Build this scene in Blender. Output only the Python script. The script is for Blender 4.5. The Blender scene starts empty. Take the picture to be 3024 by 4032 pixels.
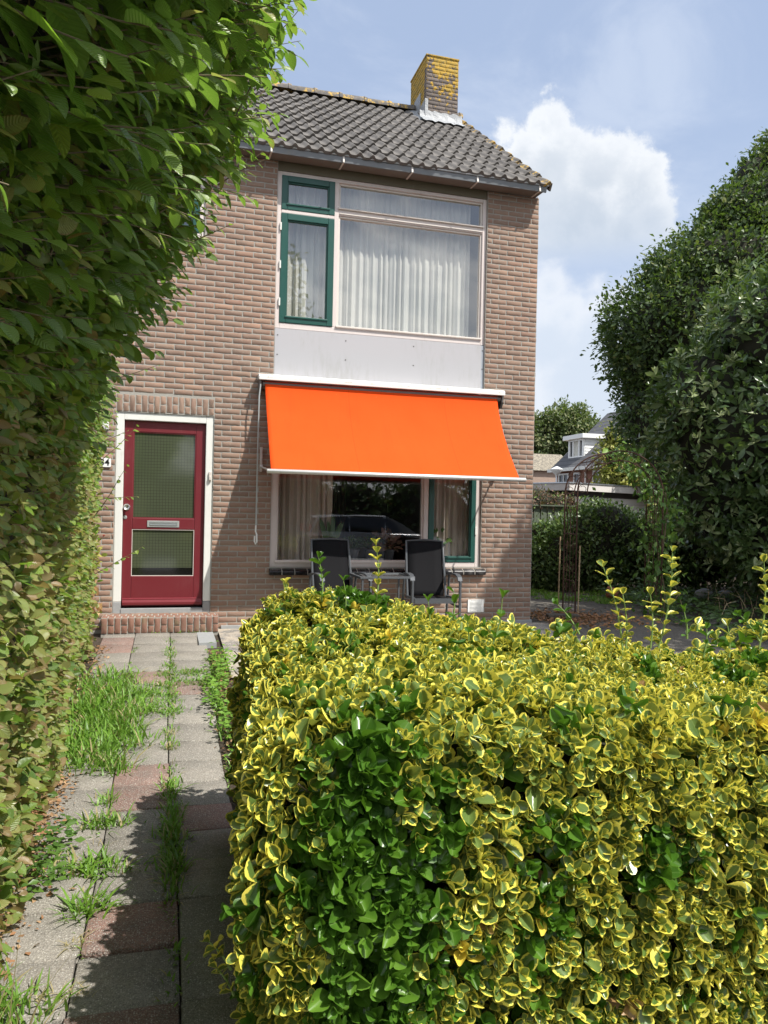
import bpy, math, random
import numpy as np
from mathutils import Vector, Matrix
rng = np.random.default_rng(7); random.seed(7)
C = bpy.context.scene.collection
R = math.radians
scene = bpy.context.scene

# ------------------------------------------------------------------ meshes
def mesh_np(name, V, F, mats, uv=None, attrs=None, smooth=False, mi=None):
    """V (n,3), F list of (m,k) int arrays (each one face size)."""
    me = bpy.data.meshes.new(name)
    V = np.asarray(V, dtype=np.float32)
    if not isinstance(F, list): F = [F]
    F = [np.asarray(f, dtype=np.int32) for f in F if len(f)]
    loops = np.concatenate([f.ravel() for f in F])
    cnt = np.concatenate([np.full(len(f), f.shape[1], dtype=np.int32) for f in F])
    st = np.concatenate([[0], np.cumsum(cnt)[:-1]]).astype(np.int32)
    me.vertices.add(len(V)); me.vertices.foreach_set('co', V.ravel())
    me.loops.add(len(loops)); me.loops.foreach_set('vertex_index', loops)
    me.polygons.add(len(cnt)); me.polygons.foreach_set('loop_start', st); me.polygons.foreach_set('loop_total', cnt)
    if smooth: me.polygons.foreach_set('use_smooth', np.ones(len(cnt), dtype=bool))
    if mi is not None: me.polygons.foreach_set('material_index', np.asarray(mi, dtype=np.int32))
    me.update(calc_edges=True)
    if uv is not None:
        l = me.uv_layers.new(name='UVMap'); l.data.foreach_set('uv', np.asarray(uv, dtype=np.float32)[loops].ravel())
    for k, (dom, a) in (attrs or {}).items():
        at = me.attributes.new(k, 'FLOAT', dom); at.data.foreach_set('value', np.asarray(a, dtype=np.float32))
    for m in (mats if isinstance(mats, (list, tuple)) else [mats]): me.materials.append(m)
    me.validate()
    return me

def link(name, me, parent=None):
    o = bpy.data.objects.new(name, me); C.objects.link(o)
    if parent is not None:
        o.parent = parent
        if any(abs(v) > 0 for v in parent.location) or parent.rotation_euler.z:
            o.matrix_parent_inverse = parent_matrix(parent).inverted()
    return o
def parent_matrix(p):
    m = p.matrix_basis.copy()
    return m

def tag(o, label=None, cat=None, group=None, kind=None):
    if label: o['label'] = label
    if cat: o['category'] = cat
    if group: o['group'] = group
    if kind: o['kind'] = kind
    return o
def empty(name, loc, label, cat, group=None, rz=0):
    o = bpy.data.objects.new(name, None); C.objects.link(o); o.location = loc; o.rotation_euler.z = rz
    o.empty_display_size = .1
    return tag(o, label, cat, group)

class MB:
    def __init__(s): s.v = []; s.f = []
    def quad(s, a, b, c, d):
        n = len(s.v); s.v += [a, b, c, d]; s.f.append((n, n+1, n+2, n+3)); return s
    def box(s, x0, x1, y0, y1, z0, z1):
        n = len(s.v)
        s.v += [(x, y, z) for z in (z0, z1) for y in (y0, y1) for x in (x0, x1)]
        s.f += [tuple(n+i for i in q) for q in ((0,2,3,1),(4,5,7,6),(0,1,5,4),(2,6,7,3),(0,4,6,2),(1,3,7,5))]
        return s
    def obox(s, p, ax, ay, az):
        n = len(s.v); p, ax, ay, az = map(Vector, (p, ax, ay, az))
        s.v += [tuple(p+ax*i+ay*j+az*k) for k in (-1,1) for j in (-1,1) for i in (-1,1)]
        s.f += [tuple(n+i for i in q) for q in ((0,2,3,1),(4,5,7,6),(0,1,5,4),(2,6,7,3),(0,4,6,2),(1,3,7,5))]
        return s
    def tube(s, pts, r, n=8, cap=True):
        pts = [Vector(p) for p in pts]; rings = []
        rs = r if isinstance(r, (list, tuple)) else [r]*len(pts)
        up = None
        for i, p in enumerate(pts):
            a = pts[max(i-1, 0)]; b = pts[min(i+1, len(pts)-1)]
            t = (b-a).normalized()
            if up is None:
                up = Vector((0,0,1)) if abs(t.z) < .9 else Vector((1,0,0))
            x = t.cross(up).normalized(); up = x.cross(t).normalized()
            k = len(s.v); rings.append(k)
            for j in range(n):
                w = 2*math.pi*j/n
                s.v.append(tuple(p + (x*math.cos(w)+up*math.sin(w))*rs[i]))
        for a, b in zip(rings, rings[1:]):
            for j in range(n): s.f.append((a+j, a+(j+1)%n, b+(j+1)%n, b+j))
        if cap: s.f.append(tuple(rings[0]+j for j in range(n))[::-1]); s.f.append(tuple(rings[-1]+j for j in range(n)))
        return s
    def lathe(s, prof, c=(0,0,0), n=24, axis='z'):
        rings = []
        for r, h in prof:
            k = len(s.v); rings.append(k)
            for j in range(n):
                w = 2*math.pi*j/n; a, b = r*math.cos(w), r*math.sin(w)
                p = {'z': (a, b, h), 'y': (a, h, b), 'x': (h, a, b)}[axis]
                s.v.append((p[0]+c[0], p[1]+c[1], p[2]+c[2]))
        for a, b in zip(rings, rings[1:]):
            for j in range(n): s.f.append((a+j, a+(j+1)%n, b+(j+1)%n, b+j))
        s.f.append(tuple(rings[0]+j for j in range(n))[::-1]); s.f.append(tuple(rings[-1]+j for j in range(n)))
        return s
    def prism_x(s, prof, x0, x1):   # closed profile of (y, z)
        n = len(prof); k = len(s.v)
        s.v += [(x0, y, z) for y, z in prof] + [(x1, y, z) for y, z in prof]
        for j in range(n): s.f.append((k+j, k+(j+1)%n, k+n+(j+1)%n, k+n+j))
        s.f.append(tuple(range(k, k+n))[::-1]); s.f.append(tuple(range(k+n, k+2*n)))
        return s
    def rect(s, x0, x1, z0, z1, w, y0, y1, wb=None, wt=None):  # frame of four butted bars
        wb = w if wb is None else wb; wt = w if wt is None else wt
        s.box(x0, x0+w, y0, y1, z0, z1); s.box(x1-w, x1, y0, y1, z0, z1)
        s.box(x0+w, x1-w, y0, y1, z0, z0+wb); s.box(x0+w, x1-w, y0, y1, z1-wt, z1); return s
    def build(s, name, mat, parent=None, bevel=0, smooth=False, seg=2):
        me = bpy.data.meshes.new(name); me.from_pydata(s.v, [], s.f)
        import bmesh
        bm = bmesh.new(); bm.from_mesh(me); bmesh.ops.recalc_face_normals(bm, faces=bm.faces); bm.to_mesh(me); bm.free()
        me.materials.append(mat)
        o = link(name, me, parent)
        if bevel:
            m = o.modifiers.new('bevel', 'BEVEL'); m.width = bevel; m.segments = seg; m.limit_method = 'ANGLE'
        if smooth:
            for p in me.polygons: p.use_smooth = True
            try: me.set_sharp_from_angle(angle=R(40))
            except Exception: pass
        return o

# ------------------------------------------------------------------ materials
class NT:
    def __init__(s, nt): s.nt = nt; s.n = nt.nodes; s.l = nt.links
    def add(s, typ, **kw):
        nd = s.n.new(typ)
        for k, v in kw.items(): setattr(nd, k, v)
        return nd
    def setin(s, nd, key, v):
        if v is None: return
        sock = nd.inputs[key]
        if hasattr(v, 'is_output') or isinstance(v, bpy.types.NodeSocket): s.l.new(v, sock)
        else:
            if isinstance(v, (tuple, list)) and len(v) == 3 and sock.type == 'RGBA': v = (*v, 1)
            sock.default_value = v
    def math(s, op, a, b=None, c=None, clamp=False):
        nd = s.add('ShaderNodeMath', operation=op, use_clamp=clamp)
        s.setin(nd, 0, a); s.setin(nd, 1, b)
        if c is not None: s.setin(nd, 2, c)
        return nd.outputs[0]
    def mix(s, f, a, b, mode='MIX'):
        nd = s.add('ShaderNodeMix', data_type='RGBA', blend_type=mode)
        nd.clamp_factor = True
        s.setin(nd, 0, f); s.setin(nd, 6, a); s.setin(nd, 7, b); return nd.outputs[2]
    def noise(s, vec, scale, detail=3, rough=.55, dist=0):
        nd = s.add('ShaderNodeTexNoise'); s.setin(nd, 'Vector', vec)
        nd.inputs['Scale'].default_value = scale; nd.inputs['Detail'].default_value = detail
        nd.inputs['Roughness'].default_value = rough; nd.inputs['Distortion'].default_value = dist
        return nd.outputs[0]
    def vor(s, vec, scale, out=0, feature='F1', rand=1):
        nd = s.add('ShaderNodeTexVoronoi', feature=feature); s.setin(nd, 'Vector', vec)
        nd.inputs['Scale'].default_value = scale
        if 'Randomness' in nd.inputs: nd.inputs['Randomness'].default_value = rand
        return nd.outputs[out]
    def ramp(s, f, stops, interp='LINEAR'):
        nd = s.add('ShaderNodeValToRGB'); cr = nd.color_ramp; cr.interpolation = interp
        while len(cr.elements) < len(stops): cr.elements.new(.5)
        for e, (p, c) in zip(cr.elements, stops):
            e.position = p; e.color = (*c, 1) if isinstance(c, (tuple, list)) else (c, c, c, 1)
        s.setin(nd, 0, f); return nd.outputs[0]
    def attr(s, name):
        nd = s.add('ShaderNodeAttribute', attribute_name=name); return nd.outputs['Fac']
    def sep(s, v):
        nd = s.add('ShaderNodeSeparateXYZ'); s.setin(nd, 0, v); return nd.outputs
    def map(s, v, sc=(1,1,1), loc=(0,0,0)):
        nd = s.add('ShaderNodeMapping'); s.setin(nd, 0, v); nd.inputs['Scale'].default_value = sc; nd.inputs['Location'].default_value = loc
        return nd.outputs[0]
    def bump(s, h, strength=.3, dist=.01):
        nd = s.add('ShaderNodeBump'); s.setin(nd, 'Height', h)
        nd.inputs['Strength'].default_value = strength; nd.inputs['Distance'].default_value = dist
        return nd.outputs[0]
    def smooth(s, x, a, b):
        nd = s.add('ShaderNodeMapRange', interpolation_type='SMOOTHSTEP'); s.setin(nd, 0, x)
        nd.inputs[1].default_value = a; nd.inputs[2].default_value = b; return nd.outputs[0]

def mat(name, col=(.5,.5,.5), rough=.6, metal=0, fn=None, spec=.5):
    m = bpy.data.materials.new(name); m.use_nodes = True
    t = NT(m.node_tree); b = t.n['Principled BSDF']
    b.inputs['Base Color'].default_value = (*col, 1); b.inputs['Roughness'].default_value = rough
    b.inputs['Metallic'].default_value = metal; b.inputs['Specular IOR Level'].default_value = spec
    if fn:
        co = t.add('ShaderNodeTexCoord').outputs['Object']
        r = fn(t, co) or {}
        for k, v in r.items(): t.setin(b, k, v)
    return m

def painted(name, col, rough=.45, dirt=.25, scale=6, dirtcol=(.25,.22,.17)):
    def fn(t, co):
        n = t.noise(co, scale, 6, .65); n2 = t.noise(t.map(co, (30,30,3)), 2.5, 4, .6)
        f = t.math('MULTIPLY', t.smooth(n, .48, .75), t.smooth(n2, .35, .7))
        c = t.mix(t.math('MULTIPLY', f, dirt), col, dirtcol)
        c = t.mix(t.math('MULTIPLY', n, .12), c, tuple(x*.75 for x in col))
        return {'Base Color': c, 'Roughness': t.math('MULTIPLY_ADD', n, .25, rough-.1), 'Normal': t.bump(t.noise(co, 60, 3), .06, .002)}
    return mat(name, col, rough, fn=fn)

def brick_fn(t, co):
    r = t.attr('rnd'); k = t.attr('tone')
    base = t.ramp(r, [(0, (.205,.120,.083)), (.25, (.265,.150,.100)), (.5, (.31,.190,.130)), (.75, (.265,.138,.093)), (1, (.34,.215,.145))])
    n = t.noise(co, 9, 6, .65); n2 = t.noise(co, 90, 4, .6); n3 = t.noise(co, 1.1, 3)
    c = t.mix(t.smooth(n, .35, .75), base, (.25,.165,.12))
    c = t.mix(t.math('MULTIPLY', t.smooth(n2, .5, .72), .35), c, (.20,.14,.11))
    c = t.mix(t.math('MULTIPLY', t.smooth(t.noise(co, 28, 3), .60, .74), .45), c, (.40,.31,.24))
    c = t.mix(t.math('MULTIPLY', t.smooth(n3, .4, .7), .25), c, (.20,.14,.105))
    c = t.mix(t.math('MULTIPLY', k, .6), c, (.50,.29,.19))
    big = t.noise(t.map(co, (1,1,.45)), .9, 5, .6); c = t.mix(t.math('MULTIPLY', t.smooth(big, .45, .68), .30), c, (.17,.135,.11))
    c = t.mix(.20, c, (.235,.19,.16))
    return {'Base Color': c, 'Roughness': .9, 'Normal': t.bump(t.math('ADD', n2, t.math('MULTIPLY', n, 1.2)), .35, .004)}
def mortar_fn(t, co):
    n = t.noise(co, 40, 5, .7); n2 = t.noise(co, 2, 3)
    c = t.mix(n, (.27,.255,.225), (.40,.38,.34)); c = t.mix(t.math('MULTIPLY', n2, .4), c, (.28,.26,.23))
    return {'Base Color': c, 'Roughness': .95, 'Normal': t.bump(n, .6, .004)}
M = {}
M['brick'] = mat('brick', fn=brick_fn); M['mortar'] = mat('mortar', fn=mortar_fn)
def stepbrick_fn(t, co):
    d = brick_fn(t, co); n = t.noise(co, 7, 5, .6)
    z = t.sep(co)[2]
    c = t.mix(.5, d['Base Color'], (.20,.075,.05))
    c = t.mix(t.math('MULTIPLY', t.smooth(n, .5, .7), .6), c, (.16,.15,.08))
    d['Base Color'] = c; return d
M['stepbrick'] = mat('step_brick', fn=stepbrick_fn)
def rooftile_fn(t, co):
    r = t.attr('rnd'); li = t.attr('lichen')
    n = t.noise(co, 14, 6, .7); n2 = t.noise(co, 120, 3)
    c = t.mix(r, (.085,.078,.072), (.135,.124,.113)); c = t.mix(t.smooth(n, .4, .75), c, (.165,.152,.138))
    c = t.mix(t.math('MULTIPLY', t.smooth(n2, .5, .8), .4), c, (.07,.065,.06))
    m = t.noise(co, 7, 7, .72, .3); m2 = t.noise(co, 40, 4, .6)
    f = t.smooth(t.math('ADD', t.math('ADD', m, t.math('MULTIPLY', m2, .25)), t.math('MULTIPLY', li, .42)), .93, 1.02)
    lc = t.mix(m2, (.30,.19,.045), (.55,.36,.07))
    c = t.mix(f, c, lc)
    return {'Base Color': c, 'Roughness': .8, 'Normal': t.bump(n2, .4, .003)}
M['rooftile'] = mat('roof_tile', fn=rooftile_fn)
def chim_fn(t, co):
    r = t.attr('rnd'); n = t.noise(co, 12, 5); z = t.sep(co)[2]; x = t.sep(co)[0]
    c = t.mix(r, (.115,.095,.085), (.19,.155,.135)); c = t.mix(t.math('MULTIPLY', n, .4), c, (.10,.09,.085))
    m = t.noise(co, 6.5, 7, .68, .6); m2 = t.noise(co, 45, 4)
    v = t.vor(t.map(co, (1,1,1)), 17, 0)
    h = t.math('MULTIPLY_ADD', z, .42, -3.24)       # wetter towards the top
    h2 = t.math('MULTIPLY_ADD', x, .28, -1.12)
    yb = t.math('MULTIPLY', t.smooth(t.sep(co)[1], 2.5, 2.6), .5)
    s = t.math('ADD', t.math('ADD', m, h), t.math('ADD', t.math('ADD', h2, yb), t.math('MULTIPLY', v, -.35)))
    f = t.smooth(s, .42, .50)
    lc = t.ramp(t.math('MULTIPLY_ADD', m2, .8, t.math('MULTIPLY', v, .35)), [(.3, (.50,.285,.03)), (.6, (.35,.235,.045)), (.8, (.19,.16,.07))])
    c = t.mix(f, c, lc)
    return {'Base Color': c, 'Roughness': .92, 'Normal': t.bump(t.math('ADD', m2, f), .6, .006)}
M['chimbrick'] = mat('chimney_brick', fn=chim_fn)
def lead_fn(t, co):
    n = t.noise(co, 9, 5, .6, .5); n2 = t.noise(co, 3, 3)
    return {'Base Color': t.mix(n, (.20,.215,.23), (.40,.41,.42)), 'Roughness': t.math('MULTIPLY_ADD', n, .3, .40), 'Normal': t.bump(n, .8, .03)}
M['lead'] = mat('lead', metal=0, fn=lead_fn)
M['zinc'] = mat('zinc', (.55,.57,.60), .32, .85, fn=lambda t, co: {'Base Color': t.mix(t.noise(t.map(co, (2,20,20)), 3, 5), (.42,.45,.48), (.68,.70,.72))})
M['greyboard'] = painted('grey_board', (.17,.185,.20), .5, .5)
M['soffit'] = painted('brown_soffit', (.17,.145,.125), .7, .6, 5, (.10,.09,.08))
M['olive'] = painted('olive_board', (.13,.115,.075), .6, .4)
M['cream'] = painted('cream_paint', (.62,.57,.52), .45, .5, 5, (.36,.30,.24))
M['pinkcream'] = painted('pink_cream_paint', (.62,.55,.52), .45, .35, 5, (.36,.30,.24))
M['white'] = painted('white_paint', (.70,.70,.66), .45, .35, 5, (.38,.36,.28))
M['green'] = painted('green_paint', (.010,.070,.055), .32, .15, 5, (.05,.07,.06))
M['red'] = painted('red_door_paint', (.150,.018,.025), .34, .10, 5, (.32,.2,.17))
M['panel'] = None
def panel_fn(t, co):
    n = t.noise(t.map(co, (9,1,1.6)), 2.2, 6, .62, .2); n2 = t.noise(co, 1.4, 4); n3 = t.noise(co, 240, 2)
    f = t.math('MULTIPLY', t.smooth(n, .42, .68), t.smooth(n2, .38, .62))
    c = t.mix(t.math('MULTIPLY', f, .75), (.40,.395,.415), (.315,.31,.30)); c = t.mix(t.math('MULTIPLY', n3, .15), c, (.45,.45,.45))
    return {'Base Color': c, 'Roughness': .55, 'Normal': t.bump(n3, .1, .001)}
M['panel'] = mat('grey_panel', fn=panel_fn)
M['panelstrip'] = painted('panel_edge', (.33,.36,.40), .5, .2)
M['concrete'] = mat('concrete', fn=lambda t, co: {'Base Color': t.mix(t.noise(co, 14, 6, .7), (.22,.23,.235), (.36,.37,.37)), 'Roughness': .8, 'Normal': t.bump(t.noise(co, 60, 4), .3, .003)})
M['blacktile'] = mat('black_sill_tile', (.012,.012,.014), .16, fn=lambda t, co: {'Base Color': t.mix(t.smooth(t.noise(co, 8, 5), .5, .8), (.012,.011,.012), (.10,.095,.09)), 'Roughness': t.math('MULTIPLY_ADD', t.noise(co, 12, 4), .35, .05)})
def orange_fn(t, co):
    n = t.noise(co, 3, 4); s = t.noise(co, 55, 2, .5); v = t.vor(co, 11, 0)
    w = t.sep(co)
    c = t.mix(n, (.77,.080,.010), (.83,.096,.014))
    st = t.noise(t.map(co, (5,1,.7)), 2.2, 5, .65); c = t.mix(t.math('MULTIPLY', t.smooth(st, .5, .75), .22), c, (.55,.06,.01))
    sx = t.math('FRACT', t.math('MULTIPLY', t.math('ADD', w[0], .37), 1/1.18)); c = t.mix(t.math('MULTIPLY', t.math('LESS_THAN', sx, .008), .35), c, (.5,.05,.008))
    f = t.math('MULTIPLY', t.smooth(v, .045, .02), t.smooth(s, .42, .6))
    c = t.mix(f, c, (.35,.07,.02))
    f2 = t.smooth(t.vor(t.map(co, (1,1,1), (3,2,1)), 6, 0), .022, .01)
    c = t.mix(t.math('MULTIPLY', f2, .7), c, (.9,.45,.25))
    weave = t.noise(co, 700, 1)
    return {'Base Color': c, 'Roughness': .85, 'Specular IOR Level': .12, 'Normal': t.bump(t.math('ADD', weave, t.math('MULTIPLY', t.noise(t.map(co, (1,1,.6)), 3.5, 3), 30)), .15, .001)}
def add_translucent(m, fac, colmul=1.0, col=None):
    t = NT(m.node_tree); b = t.n['Principled BSDF']; out = t.n['Material Output']
    tr = t.add('ShaderNodeBsdfTranslucent'); mx = t.add('ShaderNodeMixShader')
    src = b.inputs['Base Color']
    if col is not None: tr.inputs[0].default_value = (*col, 1)
    elif src.is_linked: t.l.new(src.links[0].from_socket, tr.inputs[0])
    else: tr.inputs[0].default_value = src.default_value
    mx.inputs[0].default_value = fac
    t.l.new(b.outputs[0], mx.inputs[1]); t.l.new(tr.outputs[0], mx.inputs[2]); t.l.new(mx.outputs[0], out.inputs[0])
    return m
M['orange'] = add_translucent(mat('orange_canvas', fn=orange_fn), .16)
def whitemetal_fn(t, co):
    n = t.noise(t.map(co, (3.5,1,12)), 4, 7, .72, .4); z = t.sep(co)[2]
    f = t.math('MULTIPLY', t.smooth(n, .50, .62), t.smooth(z, 2.825, 2.85))
    return {'Base Color': t.mix(t.math('MULTIPLY', f, .75), (.72,.72,.69), (.25,.24,.18)), 'Roughness': .4}
M['cassette'] = mat('cassette_metal', fn=whitemetal_fn)
M['alu'] = mat('aluminium', (.62,.61,.58), .38, .5)
M['darkmetal'] = mat('dark_metal', (.16,.15,.14), .45, .6)
M['chrome'] = mat('brushed_steel', (.70,.70,.70), .22, .9)
M['letter'] = mat('letterbox_metal', (.42,.44,.43), .4, .4)
def glass_mat(name, fac=1.0, tint=(.93,.96,.95), rough=0.0):
    m = bpy.data.materials.new(name); m.use_nodes = True; t = NT(m.node_tree)
    t.n.remove(t.n['Principled BSDF']); out = t.n['Material Output']
    g = t.add('ShaderNodeBsdfGlossy'); g.inputs['Roughness'].default_value = rough
    tr = t.add('ShaderNodeBsdfTransparent'); tr.inputs[0].default_value = (*tint, 1)
    fr = t.add('ShaderNodeFresnel'); gm = t.add('ShaderNodeNewGeometry'); t.l.new(t.math('MULTIPLY_ADD', gm.outputs['Backfacing'], 1/1.5-1.5, 1.5), fr.inputs[0])
    mx = t.add('ShaderNodeMixShader')
    co = t.add('ShaderNodeTexCoord').outputs['Object']
    nrm = t.bump(t.noise(co, 1.6, 2), .02, .02); t.l.new(nrm, g.inputs['Normal'])
    f = t.math('MULTIPLY_ADD', fr.outputs[0], .8, fac, clamp=True)
    t.l.new(f, mx.inputs[0]); t.l.new(tr.outputs[0], mx.inputs[1]); t.l.new(g.outputs[0], mx.inputs[2]); t.l.new(mx.outputs[0], out.inputs[0])
    return m
M['glass'] = glass_mat('window_glass', .20, (.98,.99,.99)); M['glass_low'] = glass_mat('window_glass_lower', .09, (.96,.97,.96))
def wired_fn(t, co):
    x, y, z = t.sep(co)
    def line(c, off):
        f = t.math('FRACT', t.math('MULTIPLY', t.math('ADD', c, off), 1/.0325)); a = t.math('ABSOLUTE', t.math('SUBTRACT', f, .5))
        return t.math('GREATER_THAN', a, .455)
    g = t.math('MAXIMUM', line(x, 5), line(z, 5))
    g = t.math('MULTIPLY', g, t.math('GREATER_THAN', z, .675))
    n = t.noise(co, 1.6, 3)
    c = t.mix(n, (.048,.058,.034), (.080,.092,.056)); c = t.mix(g, c, (.025,.03,.02))
    c = t.mix(t.math('LESS_THAN', z, .675), c, (.008,.008,.008))
    return {'Base Color': c, 'Roughness': .06, 'Specular IOR Level': .8}
M['wired'] = mat('wired_glass', fn=wired_fn)
def curtain_fn(t, co):
    n = t.noise(t.map(co, (40,40,40)), 20, 2)
    return {'Base Color': t.mix(n, (.78,.77,.69), (.84,.83,.76)), 'Roughness': .9}
M['curtain'] = add_translucent(mat('curtain_cloth', fn=curtain_fn), .35)
M['curtain2'] = add_translucent(mat('beige_curtain_cloth', fn=lambda t, co: {'Base Color': t.mix(t.noise(co, 30, 2), (.60,.53,.46), (.68,.61,.54)), 'Roughness': .9}), .2)
M['interior'] = mat('interior_plaster', (.20,.19,.17), .9)
M['dark'] = mat('dark_wood', (.03,.022,.018), .6)
M['rust'] = mat('rusty_iron', fn=lambda t, co: {'Base Color': t.mix(t.noise(co, 30, 5, .7), (.030,.018,.014), (.095,.040,.024)), 'Roughness': .9, 'Normal': t.bump(t.noise(co, 120, 3), .5, .002)})
M['chairmesh'] = mat('black_textilene', (.018,.018,.02), .8, spec=.12, fn=lambda t, co: {'Base Color': t.mix(t.noise(co, 400, 1), (.006,.006,.007), (.014,.014,.016)), 'Normal': t.bump(t.noise(co, 600, 1), .3, .001)})
M['chairmetal'] = mat('grey_chair_metal', (.085,.092,.10), .45, .2)
M['cane'] = mat('bamboo_cane', (.42,.31,.18), .6)
M['terracotta'] = mat('terracotta', fn=lambda t, co: {'Base Color': t.mix(t.noise(co, 10, 5), (.30,.10,.055), (.42,.17,.10)), 'Roughness': .85})
M['enamel'] = mat('white_enamel', (.78,.78,.76), .15); M['black'] = mat('black_paint', (.012,.012,.012), .3)
M['pot'] = mat('grey_pot', (.07,.07,.075), .5)
def tilefn(red):
    def fn(t, co):
        r = t.attr('rnd'); n = t.noise(co, 5, 6, .7); n2 = t.noise(co, 150, 3, .7)
        if red: c = t.mix(r, (.25,.125,.095), (.34,.18,.14))
        else: c = t.mix(r, (.235,.212,.178), (.325,.295,.25))
        c = t.mix(t.smooth(n, .35, .75), c, tuple(a*.72 for a in ((.25,.165,.135) if red else (.28,.26,.225))))
        c = t.mix(t.math('MULTIPLY', t.smooth(n2, .38, .60), .55), c, (.085,.08,.075))
        v = t.vor(co, 130, 0); vc = t.vor(co, 130, 1)
        spk = t.math('MULTIPLY', t.smooth(v, .40, .30), t.math('GREATER_THAN', t.sep(vc)[0], .74))
        c = t.mix(t.math('MULTIPLY', spk, .8), c, (.50,.48,.43))
        v2 = t.vor(co, 330, 1)
        c = t.mix(t.math('MULTIPLY', t.math('GREATER_THAN', t.sep(v2)[1], .7), .35), c, (.45,.43,.39))
        moss = t.smooth(t.noise(co, 3.2, 6, .7), .58, .75)
        c = t.mix(t.math('MULTIPLY', moss, .5), c, (.12,.12,.07)); stn = t.smooth(t.noise(co, 1.7, 6, .7), .5, .7); c = t.mix(t.math('MULTIPLY', stn, .35), c, (.11,.10,.085))
        return {'Base Color': c, 'Roughness': .88, 'Normal': t.bump(t.math('ADD', n2, v), .7, .004)}
    return fn
M['tile'] = mat('grey_paving_tile', fn=tilefn(False)); M['tilered'] = mat('red_paving_tile', fn=tilefn(True))
def soil_fn(t, co):
    n = t.noise(co, 8, 7, .75); n2 = t.noise(co, 70, 5, .7)
    c = t.mix(n, (.035,.025,.018), (.10,.075,.05)); c = t.mix(t.smooth(n2, .5, .75), c, (.16,.115,.075))
    return {'Base Color': c, 'Roughness': .95, 'Normal': t.bump(t.math('ADD', n, n2), 1, .03)}
M['soil'] = mat('soil', fn=soil_fn)
def yard_fn(t, co):
    n = t.noise(co, 2.2, 6, .7); n2 = t.noise(co, 60, 5, .7)
    c = t.mix(n, (.075,.068,.058), (.15,.135,.11)); c = t.mix(t.smooth(n2, .5, .7), c, (.20,.18,.15))
    return {'Base Color': c, 'Roughness': .95, 'Normal': t.bump(t.math('ADD', n, n2), .8, .02)}
M['yard'] = mat('worn_yard', fn=yard_fn)
def patio_fn(t, co):
    n = t.noise(co, 5, 6, .7); n2 = t.noise(co, 60, 5, .7)
    c = t.mix(t.smooth(n, .35, .65), (.13,.13,.13), (.42,.36,.28)); c = t.mix(t.smooth(n2, .5, .7), c, (.5,.47,.42))
    return {'Base Color': c, 'Roughness': .95, 'Normal': t.bump(t.math('ADD', n, n2), .8, .01)}
M['patio'] = mat('sandy_concrete', fn=patio_fn)

# leaf materials -----------------------------------------------------------
def leaf_mat(name, fn, rough=.4, trans=.3, tcol=None, spec=.5):
    m = bpy.data.materials.new(name); m.use_nodes = True; t = NT(m.node_tree); b = t.n['Principled BSDF']
    uv = t.add('ShaderNodeUVMap').outputs[0]; s = t.sep(uv)
    r = fn(t, s[0], s[1], t.attr('rnd'), t.attr('kind'), t.add('ShaderNodeTexCoord').outputs['Object'])
    b.inputs['Roughness'].default_value = rough; b.inputs['Specular IOR Level'].default_value = spec
    for k, v in r.items():
        if k != 'T': t.setin(b, k, v)
    tr = t.add('ShaderNodeBsdfTranslucent'); t.setin(tr, 0, r.get('T') or r['Base Color'])
    mx = t.add('ShaderNodeMixShader'); mx.inputs[0].default_value = trans
    t.l.new(b.outputs[0], mx.inputs[1]); t.l.new(tr.outputs[0], mx.inputs[2]); t.l.new(mx.outputs[0], t.n['Material Output'].inputs[0])
    return m
def euo_fn(t, u, v, r, k, co):
    a = t.math('ABSOLUTE', t.math('MULTIPLY_ADD', u, 2, -1))
    tip = t.math('MULTIPLY', t.math('POWER', v, 5), .95)
    e = t.math('MAXIMUM', a, tip)
    n = t.noise(co, 85, 3, .6)
    e = t.math('ADD', e, t.math('MULTIPLY_ADD', n, .9, -.45))
    w = t.math('MULTIPLY_ADD', r, .36, .52)              # per leaf margin width
    m = t.smooth(t.math('SUBTRACT', e, w), -.07, .07)
    isv = t.math('GREATER_THAN', k, .5); full = t.math('GREATER_THAN', k, 1.5)
    grn = t.mix(r, (.042,.115,.012), (.095,.205,.020))
    fresh = t.mix(r, (.13,.27,.03), (.19,.33,.04))
    grn = t.mix(t.smooth(t.noise(co, 5, 3), .55, .72), grn, t.mix(.4, grn, fresh))
    gv = t.mix(r, (.065,.130,.025), (.15,.225,.060))
    g = t.mix(isv, grn, gv)
    mid = t.smooth(a, .0, .09)
    g = t.mix(t.math('MULTIPLY', t.math('SUBTRACT', 1, mid), .5), g, (.20,.30,.09))
    yel = t.mix(t.noise(co, 30, 2), (.77,.68,.085), (.88,.785,.15))
    yel = t.mix(full, yel, (.80,.62,.09))
    edge = t.smooth(e, .93, 1.08)
    g2 = t.mix(t.math('MULTIPLY', edge, .35), g, (.22,.36,.09))
    c = t.mix(t.math('MULTIPLY', isv, t.math('MAXIMUM', m, full)), g2, yel)
    brn = t.math('GREATER_THAN', k, 2.5); c = t.mix(brn, c, (.33,.20,.09))
    tc = t.mix(.45, c, t.mix(isv, (.20,.45,.02), (.75,.72,.07)))
    return {'Base Color': c, 'T': tc, 'Normal': t.bump(t.noise(co, 200, 2), .08, .001)}
M['euo'] = leaf_mat('euonymus_leaf', euo_fn, .29, .27, spec=.45)
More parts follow.
